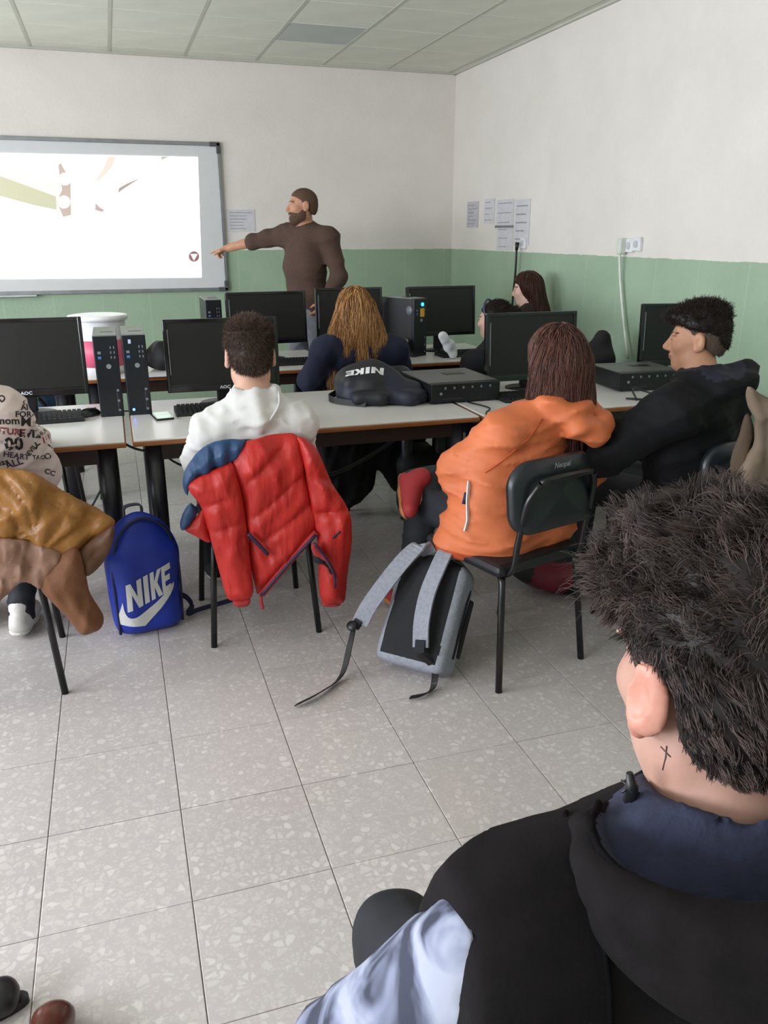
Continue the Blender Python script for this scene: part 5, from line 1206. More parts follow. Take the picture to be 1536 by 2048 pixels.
# ------------------------------------------------------------------ boy in the white hoodie
def trousers(root, prims, J, m, off=0.014, seed=1, h=0.014): return garment('trousers', m, root, prims, LEGS+('torso',), off, J, h, fold=0.004, seed=seed, cuts=[(np.array(J['pelvis'])+(0, 0, .10), (0, 0, 1))])
base = (0.455, 3.20); hd = atY(499, 700, 3.07)
J = sit(base, 0, (hd[0], 3.07, 1.112), 0.865, 0.158, wrL=(0.36, 3.50, 0.80), wrR=(0.58, 3.50, 0.80), elL=(0.255, 3.22, 0.68), elR=(0.665, 3.22, 0.68))
p, pr, Mh = person('seated boy with short brown hair and white hoodie, seen from behind', base, 0, J, SK1, (R(-4), R(-4), 0), 1.06, hands=[(J['wrL'], (0.2, 1, 0), (0, 0, -1), 1), (J['wrR'], (-0.2, 1, 0), (0, 0, -1), -1)])
M_WH = mat('white hoodie fleece', '#dcdad8', 0.85, var=0.04, scale=8, bump=0.1, bscale=40, folds=0.25, fscale=7)
nk = np.array(J['neck'])
def hood_w(v):
    v.chain(ring_pts(nk+(0, -0.012, 0.012), .075, .066, .02), .020, .02)
    v.chain([nk+(-.075, -.02, .03), nk+(-.062, -.075, -.03), nk+(0, -.105, -.085), nk+(.062, -.075, -.03), nk+(.075, -.02, .03)], [.018, .022, .026, .022, .018], .015)
    v.cone(nk+(0, -.045, .0), nk+(0, -.085, -.06), .042, .04, .03)
garment('hoodie', M_WH, p, pr, TOP, .016, J, 0.0095, {'armL': .024, 'armR': .024}, .006, 3, adds=hood_w, subs=[(nk+(0, .005, .07), (.066, .058, .10))], cuts=[(np.array(J['pelvis'])-(0, 0, .02), (0, 0, -1))])
MB().tube(catmull([nk+(-.088, -.025, .04), nk+(-.072, -.092, -.022), nk+(0, -.128, -.082), nk+(.072, -.092, -.022), nk+(.088, -.025, .04)], 6), .004, 8).build('hood_seam', mat('white seam', '#e9e9ec', 0.8), p)
trousers(p, pr, J, M_JEAN)
for sd_ in 'LR': sneaker(p, J['an'+sd_], J['toe'+sd_], M_BLKF, M_SOLEW)
M_HB = hair_mat('hair brown short', '#2e211b', '#6e584b', 0.5); c = J['head']; s = 1.06
v = hair_cap(Mh, c, s, .012, .006, .007); V, Q = v.net(1); rg = np.random.default_rng(1)
P = short_strands(V, Q, 9000, rg, Mh, c, s, lambda q, n, r: n*0.55+np.array((0, -.5, -.75))*np.where(q[:, 2:] < .09, 1, .1)+r.normal(size=q.shape)*.25, lambda q, r: np.where(q[:, 2] > .04, .018, .011)*r.uniform(.7, 1.3, len(q)))
strands_mesh('hair', P, .0009, M_HB, p, base=(V, Q))

# ------------------------------------------------------------------ person in the orange jacket
base = (1.33, 2.60); ya = R(17); hd = (1.485, 2.60, 1.105)
J = sit(base, ya, hd, 0.885, 0.165, shc=(1.415, 2.575, 0.885), elL=(1.135, 2.62, 0.735), wrL=(1.26, 2.85, 0.67), elR=(1.68, 2.66, 0.66), wrR=(1.45, 2.92, 0.66),
        knL=(1.12, 2.97, 0.49), anL=(1.07, 2.92, 0.09), toeL=(1.04, 3.04, 0.04), knR=(1.54, 3.0, 0.62), anR=(1.085, 2.955, 0.600), toeR=(1.035, 2.86, 0.525))
p, pr, Mh = person('seated person with brown bob hair and orange hooded jacket on a black chair', base, ya, J, SK3, (R(-8), R(-6), 0), 0.96, hands=[(J['wrL'], (0.5, .8, -.1), (0, 0, -1), 1), (J['wrR'], (-0.6, .7, -.1), (0, 0, -1), -1)])
M_OR = mat('orange softshell', '#cb6d41', 0.62, var=0.06, scale=7, bump=0.1, bscale=24, folds=0.3, fscale=6); M_ORK = mat('orange rib', '#bf4f28', 0.75); M_ZIPW = mat('white zip', '#d9dade', 0.5)
nk = np.array(J['neck']); pv = np.array(J['pelvis'])
def hood_o(v):
    v.chain(ring_pts(nk+(0, -0.02, 0.02), .08, .075, .02), .026, .03)
    v.chain([nk+(-.07, -.04, .01), nk+(-.02, -.11, -.05), nk+(.06, -.135, -.085), nk+(.115, -.115, -.05), nk+(.12, -.03, .0)], [.028, .036, .044, .036, .028], .03)
    v.cone(pv+(-.12, -.02, -.06), pv+(.13, -.03, -.06), .125, .125, .08, ((0, 1, 0), .85)); v.cone(pv+(-.215, .05, -.095), pv+(-.12, -.02, .15), .075, .09, .08); v.cone(pv+(.2, .0, -.09), pv+(.12, -.02, .12), .07, .09, .08)
    v.cone(np.array(J['chest'])+(-.03, -.01, 0), pv+(-.07, -.02, .1), .14, .14, .05, ((0, 1, 0), 1.15))
garment('jacket', [M_OR, M_ORK], p, pr, TOP, .020, J, 0.010, {'armL': .030, 'armR': .028}, .007, 5, (20, 20, 13), adds=hood_o, subs=[(nk+(0, .01, .07), (.06, .055, .10))], cuts=[(pv-(0, 0, .125), (0, 0, -1))],
        matfn=lambda c: (c[:, 2] < pv[2]-.085+0.0*c[:, 0]).astype(int), pad=0.32)
jk = [o for o in p.children if o.name.startswith('jacket')][0]
a_, b_ = loc_of(base, ya), None
zp = [a_(atD(x, y, d)) for x, y, d in ((938, 962, 2.66), (935, 1000, 2.66), (936, 1040, 2.66), (930, 1062, 2.68))]
bv = BVHTree.FromPolygons([v_.co[:] for v_ in jk.data.vertices], [q.vertices[:] for q in jk.data.polygons])
def snap(pt, d=0.004):
    co = a_((0, 0, CAM_H)); dr = Vector(pt-co).normalized(); h_ = bv.ray_cast(Vector(co), dr, 5); return np.array(h_[0]-dr*d) if h_[0] is not None else pt
MB().ribbon([snap(q) for q in zp], .016, .004, (1, .3, 0)).build('pocket_zip', M_ZIPW, p)
MB().tube([snap(a_(atD(x, y, 2.66)), .008) for x, y in ((932, 985), (927, 1008))], .006, 8).build('zip_pull', M_BLUED, p)
MB().tube([snap(a_(atD(x, y, 2.7))) for x, y in ((1085, 838), (1070, 860), (1055, 880), (1030, 900), (1000, 925), (970, 945))], .0022, 6).build('shoulder_seam', M_ORK, p)
trousers(p, pr, J, mat('dark grey jeans', '#20232a', 0.8, var=0.2, scale=30), .012, 6)
M_REDS = mat('red suede', '#9c2a30', 0.7); M_GUM = mat('gum sole', '#a8683c', 0.6)
sneaker(p, J['anL'], J['toeL'], M_REDS, M_GUM, 'sneaker'); sneaker(p, J['anR'], J['toeR'], M_REDS, M_GUM, 'sneaker', dn=(-.8, .1, -.3))
M_HBR = hair_mat('hair brown bob', '#2c1814', '#7a5046', 0.35); c = J['head']; s = .96
HLL = ([-.14, -.05, .0, .02, .05, .085, .13], [-.12, -.12, -.10, -.03, .052, .070, .075])
v = hair_cap(Mh, c, s, .024, .024, .008, HLL, [((-.07, -.03, -.02), (-.088, -.03, -.12), .05, .045, .03, None), ((.07, -.03, -.02), (.098, -.04, -.14), .05, .045, .03, None), ((0, -.06, 0), (.015, -.08, -.165), .066, .045, .03, None), ((-.045, -.06, 0), (-.045, -.075, -.145), .058, .045, .03, None), ((.05, -.06, 0), (.07, -.08, -.165), .058, .04, .03, None)], False)
v.func(wob(.003, (50, 50, 4), 4)); V, Q = v.net(1); rg = np.random.default_rng(2)
P = long_strands(V, Q, 4600, rg, 14, .021, .007, .006)
strands_mesh('hair', P, .0016, M_HBR, p, base=(V, Q))

# ------------------------------------------------------------------ boy in the black jacket, face in profile
base = (2.09, 2.58); ya = R(14); hd = atD(1394, 680, 3.0)
J = sit(base, ya, hd, 0.95, 0.185, tw=0.10, shc=(2.03, 2.47, 0.95), elL=(1.665, 2.50, 0.775), wrL=(1.72, 2.76, 0.70), elR=(2.30, 2.68, 0.70), wrR=(2.1, 2.96, 0.70))
p, pr, Mh = person('boy in black hooded jacket with undercut dark hair, face in profile', base, ya, J, SK2, (R(34), R(-2), 0), 0.98, hh=0.0045, hands=[(J['wrL'], (0.4, .9, -.1), (0, 0, -1), 1), (J['wrR'], (-0.4, .9, -.1), (0, 0, -1), -1)], nose=1.05)
M_BJ = mat('black padded jacket', '#0a0a0e', 0.8, spec=0.3, var=0.2, scale=8, bump=0.2, bscale=22, folds=0.6, fscale=8); M_BHL = mat('navy hood fleece', '#17182a', 0.8)
nk = np.array(J['neck'])
def hood_b(v):
    v.chain(ring_pts(nk+(0, -.02, .0), .082, .078, -.012), .026, .03)
    v.chain([nk+(-.08, -.04, .02), nk+(-.03, -.11, -.02), nk+(.07, -.13, .005), nk+(.135, -.08, .035), nk+(.11, .0, .03)], [.03, .036, .045, .045, .03], .03)
garment('jacket', [M_BJ, M_BHL], p, pr, TOP, .028, J, 0.011, {'armL': .036, 'armR': .036}, .008, 8, (20, 20, 14), adds=hood_b, subs=[(nk+(.0, .01, .085), (.066, .062, .11))], cuts=[(np.array(J['pelvis'])-(0, 0, .05), (0, 0, -1))],
        matfn=lambda c: ((c[:, 2] > nk[2]+.015) & (np.hypot(c[:, 0]-nk[0]-.01, c[:, 1]-nk[1]+.03) < .115)).astype(int))
trousers(p, pr, J, M_JEAN, seed=9)
for sd_ in 'LR': sneaker(p, J['an'+sd_], J['toe'+sd_], M_BLKF, M_SOLEW)
M_HK = hair_mat('hair black brown', '#120d0b', '#3a2b24', 0.5); M_STB = hair_mat('shaved side hair', '#4c3f38', '#74655b', 0.8); c = J['head']; s = .98
v = hair_cap(Mh, c, s, .003, .0025, .006); V, Q = v.net(1); rg = np.random.default_rng(3)
P = short_strands(V, Q, 5000, rg, Mh, c, s, lambda q, n, r: n*.5+np.array((0, -.5, -.7))+r.normal(size=q.shape)*.2, lambda q, r: .006*r.uniform(.7, 1.3, len(q)))
strands_mesh('shaved_hair', P, .0008, M_STB, p, base=(V, Q))
HLT = ([-.14, -.115, -.08, -.03, .02, .06, .10, .13], [-.055, -.05, .012, .036, .046, .058, .072, .076])
v = hair_cap(Mh, c, s, .020, .009, .007, HLT, ears=False); v.ell(np.array(c)+Mh @ np.array((0, .078, .088)), (.052, .036, .026), .03, Mh); v.ell(np.array(c)+Mh @ np.array((0, -.045, .10)), (.058, .058, .032), .03, Mh); v.func(wob(.003, (70, 70, 70), 3)); V, Q = v.net(1)
P = short_strands(V, Q, 9000, rg, Mh, c, s, lambda q, n, r: n*1.0+np.array((0, .25, .3))+r.normal(size=q.shape)*.5, lambda q, r: np.where(q[:, 2] > .08, .013, .008)*r.uniform(.5, 1.3, len(q)), .8)
strands_mesh('hair', P, .0010, M_HK, p, base=(V, Q))

# ------------------------------------------------------------------ person in the printed shirt, left edge
base = (-0.55, 3.02); hd = (-0.585, 2.96, 1.235)
J = sit(base, 0, hd, 0.985, 0.18, elR=(-0.325, 3.08, 0.735), wrR=(-0.36, 3.36, 0.78), elL=(-0.80, 3.08, 0.73), wrL=(-0.68, 3.40, 0.78), anR=(-0.49, 3.30, 0.085), toeR=(-0.47, 3.42, 0.04))
p, pr, Mh = person('seated person in white shirt printed with black and red words, left edge', base, 0, J, SK1, (0, R(-3), 0), 0.98, hands=[(J['wrL'], (0.2, 1, 0), (0, 0, -1), 1), (J['wrR'], (-0.2, 1, 0), (0, 0, -1), -1)])
nk = np.array(J['neck'])
def hood_s(v):
    v.chain(ring_pts(nk+(0, -0.015, 0.03), .085, .08, .03), .028, .03); v.chain([nk+(-.08, -.04, .03), nk+(0, -.14, -.03), nk+(.10, -.08, .0), nk+(.1, -.02, .02)], [.03, .05, .05, .03], .04)
M_PR = mat('pale pink cotton', '#d5c3bd', 0.85, var=0.05, scale=9, bump=0.1, bscale=30, folds=0.3, fscale=7)
sh_ = garment('shirt', M_PR, p, pr, TOP, .024, J, 0.010, {'armL': .036, 'armR': .036}, .006, 12, (20, 20, 14), adds=hood_s, subs=[(nk+(0, .01, .08), (.062, .058, .10))], cuts=[(np.array(J['pelvis'])-(0, 0, .03), (0, 0, -1))])
M_PB = mat('black shirt print', '#1d191c', 0.8); M_PRD = mat('red shirt print', '#8c2a35', 0.8)
to = loc_of(base, 0)
WORDS = [('Chi', 56, 805, .022, 0, 0, 0), ('All', 51, 815, .026, 0, 0, 0), ('FORGET', 63, 829, .026, -4, 0, 0), ('MAI', 65, 845, .042, -8, 0, 0), ('mom', 16, 842, .034, -4, 0, 0), ('EVIL', 60, 868, .036, -8, 0, 1), ('FUTURE', 14, 863, .030, -10, 1, 0), ('00', 28, 889, .058, -3, 0, 1),
         ('HEART', 33, 912, .026, -14, 2, 0), ('EVIL', 64, 900, .022, 50, 0, 0), ('F', 90, 880, .034, 8, 1, 0), ('HURT', 89, 862, .020, 42, 0, 0), ('O', 96, 913, .030, 15, 0, 0), ('TAO', 78, 915, .020, -6, 0, 0), ('ess', 5, 925, .030, 5, 0, 0), ('ALL', 28, 927, .034, 15, 2, 0), ('V', 104, 893, .030, 20, 0, 0), ('CC', 100, 945, .026, -25, 0, 0), ('D', 4, 797, .03, 30, 0, 0), ('Y', 74, 893, .032, -20, 0, 0), ('FV', 103, 872, .026, 12, 1, 0)]
cl = to((0, 0, CAM_H))
for wtxt, wx, wy, sz, ang, cc, bo in WORDS:
    q = to(atY(wx, wy, 2.93)); pd_ = Vector(q-cl).normalized(); a = R(ang); u0 = Vector((1, 0.0, 0)); v0 = Vector((0, 0.05, 1)).normalized()
    text_decal('printed_word', wtxt, sz, (M_PB, M_PRD, mat('purple shirt print', '#3a2440', 0.8))[cc], sh_ and p, sh_, q, u0*math.cos(a)+v0*math.sin(a), v0*math.cos(a)-u0*math.sin(a), pd_, .002, bold=sz*0.02+0.0006*bo)
trousers(p, pr, J, M_JEAN, seed=13)
M_WSH = mat('white leather sneaker', '#cfcac4', 0.5)
for sd_ in 'LR': sneaker(p, J['an'+sd_], J['toe'+sd_], M_WSH, M_SOLEW, 'sneaker')
c = J['head']; v = hair_cap(Mh, c, .98, .014, .008, .009); V, Q = v.net(1); P = short_strands(V, Q, 2500, rg, Mh, c, .98, lambda q, n, r: n+np.array((0, -.3, -.4)), lambda q, r: .016*r.uniform(.7, 1.3, len(q)))
strands_mesh('hair', P, .0014, M_HB, p, base=(V, Q))

# ------------------------------------------------------------------ teacher, standing and pointing
base = (1.42, 6.25); ya = R(112); to = loc_of(base, ya)
TW = dict(head=(1.375, 6.2, 1.735), pelvis=(1.42, 6.24, 0.98), shL=(1.545, 6.10, 1.505), shR=(1.26, 6.36, 1.525), elR=(1.05, 6.47, 1.49), wrR=tuple(atY(458, 496, 6.62)), elL=(1.60, 6.02, 1.25), wrL=(1.48, 6.0, 1.08),
          hipL=(1.47, 6.17, 0.94), hipR=(1.37, 6.31, 0.94), knL=(1.47, 6.14, 0.5), knR=(1.34, 6.34, 0.5), anL=(1.50, 6.12, 0.09), anR=(1.36, 6.36, 0.09), toeL=(1.39, 6.06, 0.04), toeR=(1.24, 6.33, 0.04))
J = {k: to(q) for k, q in TW.items()}; J['hb'] = J['head']+np.array((0, -.02, -.08)); J['neck'] = vlerp(J['shL'], J['shR'], .5)+np.array((0, .01, .055)); J['chest'] = vlerp(J['pelvis'], vlerp(J['shL'], J['shR'], .5), .62)+np.array((0, .03, 0))
dR = J['wrR']-J['elR']; dL = to((1.40, 6.0, 0.97))-to((1.48, 6.0, 1.08))
p, pr, Mh = person('bearded teacher in brown sweater standing and pointing at the whiteboard', base, ya, J, SK2, (R(-24), 0, 0), 1.02, hh=0.006, g=1.06, ga=1.0,
                   hands=[(J['wrR'], dR/np.linalg.norm(dR), (0, 0, -1), 1, .5, True, 1.0), (J['wrL'], dL/np.linalg.norm(dL), (0.2, 1, 0), 1, .4, False, 1.0)], fine_hands=True, nose=1.06)
M_SW = mat('brown knit sweater', '#4c382e', 0.9, var=0.12, scale=70, bump=0.4, bscale=140); nk = np.array(J['neck'])
eR = vlerp(J['elR'], J['wrR'], 0.08)
prT = [q for q in pr if not (q[0] in ('armR',) and np.allclose(q[1], J['elR']))]
prT.append(('armR', J['elR'], eR, .043, .042, .02, None))
garment('sweater', M_SW, p, prT, TOP, .018, J, 0.011, {'armR': .016, 'armL': .018}, .006, 15, (22, 22, 15), subs=[(nk+(0, .02, .07), (.066, .062, .075))], cuts=[(np.array(J['pelvis'])-(0, 0, .02), (0, 0, -1))])
MB().tube(catmull(ring_pts(nk+(0, .012, .03), .068, .064, -.012), 2), .009, 8).build('collar', M_SW, p)
garment('trousers', mat('grey trousers', '#7d808a', 0.8, var=0.12, scale=20), p, pr, LEGS+('torso',), .014, J, 0.014, fold=.004, seed=16, cuts=[(np.array(J['pelvis'])+(0, 0, .06), (0, 0, 1))])
for sd_ in 'LR': sneaker(p, J['an'+sd_], J['toe'+sd_], M_BLKF, M_BLKPL)
MB().tube(ring_pts(vlerp(J['elR'], J['wrR'], .9), .034, .022, 0, 14), .008, 8).build('wristwatch', M_GREYM, p)
c = J['head']; s = 1.02; M_HT = hair_mat('teacher cropped hair', '#5a4536', '#6b5546', 0.7)
v = hair_cap(Mh, c, s, .002, .0035, .008); V, Q = v.net(1); P = short_strands(V, Q, 2500, rg, Mh, c, s, lambda q, n, r: n+np.array((0, -.4, -.4)), lambda q, r: .005*r.uniform(.7, 1.3, len(q)))
strands_mesh('hair', P, .0012, M_HT, p, base=(V, Q))
v = Vol(np.array(c)-.16, np.array(c)+.16, .007)                       # beard
def Tt(q): return np.array(c)+Mh @ (np.array(q)*s)
v.ell(Tt((0, .026, -.036)), np.array((.0675, .073, .088))*s, .02, Mh); v.ell(Tt((.046, .006, -.064)), np.array((.022, .04, .03))*s, .03, Mh); v.ell(Tt((-.046, .006, -.064)), np.array((.022, .04, .03))*s, .03, Mh); v.ell(Tt((0, .060, -.096)), np.array((.034, .032, .030))*s, .03, Mh); v.ell(Tt((0, .089, -.047)), np.array((.030, .011, .008))*s, .01, Mh)
def bl(X, Y, Z):
    qy = ((X-c[0])*Mh[0, 1]+(Y-c[1])*Mh[1, 1])/s; qz = (Z-c[2])/s
    return (qz-np.interp(qy, [-.05, -.01, .015, .045, .075, .12], [-.02, .005, -.02, -.048, -.040, -.040]))*s*.9
v.inter(bl, .006); v.ell(Tt((0, .098, -.061)), np.array((.019, .02, .007))*s, .005, Mh, '-'); v.cut(Tt((0, -.02, 0)), -Mh[:, 1], .01)
V, Q = v.net(1); P = short_strands(V, Q, 2500, rg, Mh, c, s, lambda q, n, r: n*.6+np.array((0, .1, -.7)), lambda q, r: .007*r.uniform(.7, 1.3, len(q)))
strands_mesh('beard', P, .0012, M_HT, p, base=(V, Q))

# ------------------------------------------------------------------ red-blonde person in navy sweater
base = (1.375, 4.72); hd = (1.335, 4.70, 1.12)
J = sit(base, 0, hd, 0.90, 0.205, elL=(1.08, 4.78, 0.70), elR=(1.66, 4.78, 0.70), wrL=(1.22, 5.03, 0.79), wrR=(1.55, 5.05, 0.79))
p, pr, Mh = person('person with wavy red-blonde hair in navy sweater, back turned', base, 0, J, SK3, (R(-3), R(-6), 0), 0.97, hh=.009, body_h=.018, hands=[(J['wrL'], (0.2, 1, 0), (0, 0, -1), 1), (J['wrR'], (-0.2, 1, 0), (0, 0, -1), -1)])
M_NV = mat('navy sweater', '#141a33', 0.85, var=0.15, scale=30); nk = np.array(J['neck'])
garment('sweater', M_NV, p, pr, TOP, .026, J, 0.013, {'armL': .034, 'armR': .034}, .006, 18, subs=[(nk+(0, .01, .08), (.062, .058, .09))], cuts=[(np.array(J['pelvis'])-(0, 0, .03), (0, 0, -1))])
trousers(p, pr, J, M_JEAN, seed=19, h=.018)
for sd_ in 'LR': sneaker(p, J['an'+sd_], J['toe'+sd_], M_BLKF, M_SOLEW)
M_HG = hair_mat('hair red blonde', '#6a3714', '#d9a96e', 0.4); c = J['head']; s = .97
v = hair_cap(Mh, c, s, .018, .016, .010, HLL, [((-.06, -.03, 0), (-.14, -.06, -.21), .055, .05, .04, None), ((.06, -.03, 0), (.155, -.05, -.22), .055, .05, .04, None), ((0, -.06, .02), (0, -.095, -.27), .065, .055, .04, None), ((-.04, -.06, 0), (-.07, -.09, -.25), .06, .045, .03, None), ((.05, -.06, 0), (.09, -.085, -.25), .06, .045, .03, None)], False)
v.func(wob(.005, (40, 40, 10), 14)); V, Q = v.net(1); rg = np.random.default_rng(6)
P = long_strands(V, Q, 5200, rg, 16, .022, .012, .012, 40)
strands_mesh('hair', P, rg.uniform(.001, .0024, len(P)), M_HG, p, base=(V, Q))

# ------------------------------------------------------------------ person with dark tied-up hair
base = (2.27, 4.72); ya = R(10); hd = (2.235, 4.70, 1.035)
J = sit(base, ya, hd, 0.80, 0.175)
p, pr, Mh = person('person with dark tied-up hair in black top behind a monitor', base, ya, J, SK3, (R(28), R(-2), 0), 0.95, hh=.007, body_h=.018, hands=[(J['wrL'], (0.2, 1, 0), (0, 0, -1), 1), (J['wrR'], (-0.2, 1, 0), (0, 0, -1), -1)])
nk = np.array(J['neck']); garment('top', mat('black cotton', '#0f1014', 0.85), p, pr, TOP, .02, J, 0.013, {'armL': .025, 'armR': .025}, .005, 22, subs=[(nk+(0, .01, .08), (.06, .056, .09))], cuts=[(np.array(J['pelvis'])-(0, 0, .03), (0, 0, -1))])
trousers(p, pr, J, M_JEAN, seed=23, h=.018)
for sd_ in 'LR': sneaker(p, J['an'+sd_], J['toe'+sd_], M_BLKF, M_SOLEW)
c = J['head']; v = hair_cap(Mh, c, .95, .010, .009, .008, HL_SHORT, [((0, -.11, .04), (0, -.135, .05), .045, .04, .01, None)]); V, Q = v.net(1)
P = short_strands(V, Q, 3000, rg, Mh, c, .95, lambda q, n, r: n*.12+np.array((0, -.8, .25))+r.normal(size=q.shape)*.08, lambda q, r: .03*r.uniform(.7, 1.3, len(q)), .1)
strands_mesh('hair', P, .0012, M_HK, p, base=(V, Q))
MB().tube(catmull([np.array(c)+Mh @ np.array(q) for q in ((-.082, .01, .02), (-.074, .03, .085), (0, .04, .128), (.074, .03, .085), (.082, .01, .02))], 5), .007, 8).build('headband', mat('blue grey headband', '#3b4560', 0.5), p)

# ------------------------------------------------------------------ person with long brown hair by the right wall
base = (2.84, 5.60); ya = R(25); hd = (2.92, 5.60, 1.155)
J = sit(base, ya, hd, 0.92, 0.145, elR=(3.03, 5.72, .68), wrR=(2.86, 5.9, .7))
p, pr, Mh = person('person with long straight brown hair beside the green right wall', base, ya, J, SK3, (R(35), R(-8), 0), 0.96, hh=.008, body_h=.018, hands=[(J['wrL'], (0.2, 1, 0), (0, 0, -1), 1), (J['wrR'], (-0.2, 1, 0), (0, 0, -1), -1)])
nk = np.array(J['neck']); garment('top', mat('dark brown top', '#241a18', 0.85), p, pr, TOP, .02, J, 0.013, None, .005, 26, subs=[(nk+(0, .01, .08), (.06, .056, .09))], cuts=[(np.array(J['pelvis'])-(0, 0, .03), (0, 0, -1))])
trousers(p, pr, J, M_JEAN, seed=27, h=.018)
for sd_ in 'LR': sneaker(p, J['an'+sd_], J['toe'+sd_], M_BLKF, M_SOLEW)
M_HL = hair_mat('hair long brown', '#2a1814', '#5c3b30', 0.38); c = J['head']
v = hair_cap(Mh, c, .96, .016, .014, .010, HLL, [((.05, -.04, .02), (.10, -.10, -.22), .06, .05, .04, None), ((-.05, -.04, .02), (-.06, -.09, -.22), .055, .05, .04, None), ((0, -.06, .02), (.03, -.12, -.26), .065, .055, .04, None)], False); V, Q = v.net(1)
P = long_strands(V, Q, 1500, rg, 15, .022, .006, .003)
strands_mesh('hair', P, .0022, M_HL, p, base=(V, Q))
# ------------------------------------------------------------------ boy in the foreground, black vest, seen from behind
base = (0.52, 0.60); ya = R(-4); to = loc_of(base, ya)
J = sit(base, ya, (0.505, 0.545, 1.152), 0.945, 0.20, shc=(0.49, 0.49, 0.945), elL=(0.165, 0.62, 0.69), wrL=(0.50, 0.76, 0.57), elR=(0.80, 0.60, 0.70), wrR=(0.62, 0.80, 0.57),
        knL=(0.345, 1.0, 0.425), anL=(0.33, 0.98, 0.09), toeL=(0.28, 1.10, 0.04), knR=(0.72, 1.0, 0.47))
p, pr, Mh = person('boy in black hooded vest seen close from behind, dark wavy hair', base, ya, J, SK4, (R(2), R(-7), R(0)), 1.0, hh=0.0036, big_ears=1.18, body_h=0.015, hands=[(J['wrL'], (0.3, .9, -.2), (0, 0, -1), 1), (J['wrR'], (-0.3, .9, -.2), (0, 0, -1), -1)])
fgp = p; nk = np.array(J['neck']); body = [o for o in p.children if o.name.startswith('body')][0]
def tiedye():
    m = mat('tie-dye cotton', '#c9ccd6', 0.8); nt = m.node_tree; N = nt.nodes
    rp = [n for n in N if n.type == 'VALTORGB'][0]; nz = [n for n in N if n.type == 'TEX_NOISE'][0]
    nz.inputs['Scale'].default_value = 13; nz.inputs['Detail'].default_value = 3; nz.inputs['Distortion'].default_value = 0.6
    rp.color_ramp.elements[0].position = 0.44; rp.color_ramp.elements[0].color = (*hexc('#2c3042'), 1); rp.color_ramp.elements[1].position = 0.64; rp.color_ramp.elements[1].color = (*hexc('#9ea2b3'), 1)
    e = rp.color_ramp.elements.new(0.53); e.color = (*hexc('#777d94'), 1); return m
M_TIE = tiedye()
for sd_, sx in (('L', -1), ('R', 1)):
    q_ = np.array(J['sh'+sd_])
    garment('shirt_sleeve', M_TIE, p, pr, ('arm'+sd_,), .030, J, 0.009, None, .005, 41, crease=.014, cuts=[(q_+(sx*.058, 0, 0), (-sx, 0, -.10))])
M_VEST = mat('black vest jersey', '#131011', 0.9, var=0.2, scale=30, bump=0.1, bscale=200, folds=0.5, fscale=4, spec=0.15); M_LIN = mat('navy hood lining', '#2d3148', 0.9, var=0.18, scale=40, bump=0.15, bscale=150)
prV = [(q if q[0] != 'torso' else q) for q in pr]
def vest_add(v):
    for q, sx in ((np.array(J['shL']), 1), (np.array(J['shR']), -1)):
        v.cone(q+(sx*.03, 0, .012), q+(-sx*.065, .015, -.045), .066, .064, .05); v.cone(q+(-sx*.015, -.015, -.06), q+(-sx*.005, .0, -.30), .085, .108, .06)
    v.cone(np.array(J['chest'])+(0, -.06, .1), np.array(J['chest'])+(0, -.05, -.15), .15, .15, .06, ((0, 1, 0), 1.35))
sL = np.array(J['shL']); sR = np.array(J['shR'])
garment('vest', [M_VEST, M_LIN], p, pr, ('torso',), .028, J, 0.009, None, .004, 43, (16, 16, 10), adds=vest_add, crease=.010, subs=[(nk+(0, .012, .09), (.072, .068, .11))],
        cuts=[(np.array(J['pelvis'])-(0, 0, .06), (0, 0, -1)), (sL+(-.068, 0, 0), (-1, .0, .10)), (sR+(.068, 0, 0), (1, .0, .10))], matfn=lambda c: ((((c-np.array((nk[0]-.005, nk[1]-.056, nk[2]+.072)))/np.array((.155, .122, .098)))**2).sum(1) < 1).astype(int))
MB().tube(catmull(ring_pts(nk+(0, .006, .018), .070, .066, -.01, 14), 2), .014, 10).build('collar', M_LIN, p)
# hood lying open on the back: bowl with navy lining
hc = np.array((nk[0]-.005, nk[1]-.070, nk[2]+.012)); hr = np.array((.168, .135, .082)); ic = hc+(0, .014, .060); ir = np.array((.146, .112, .074)); Mt = rotm(0, R(-10), 0)
v = Vol(hc-.26, hc+.26, 0.006); v.ell(hc, hr, .02, Mt); v.chain([hc+Mt @ np.array((hr[0]*math.sin(a)*.93, hr[1]*math.cos(a)*.93, .035)) for a in np.linspace(R(45), R(315), 20)], .018, .02)
v.func(wob(.003, (24, 24, 24), 44)); v.func(creases(.007, 45, 20, 22)); v.ell(ic, ir, .012, Mt, '-'); v.ell(nk+(0, .02, .06), (.066, .075, .14), .012, None, '-')
v.build('hood', [M_VEST, M_LIN], p, lambda c: (((((c-ic) @ Mt)/(ir*1.04))**2).sum(1) < 1).astype(int))
rim = [hc+Mt @ np.array((hr[0]*math.sin(a)*.93, hr[1]*math.cos(a)*.93, .054)) for a in np.linspace(R(50), R(310), 24)]
MB().tube(rim, .0035, 8).build('hood_seam', mat('black seam', '#08080a', 0.9, spec=0.1), p)
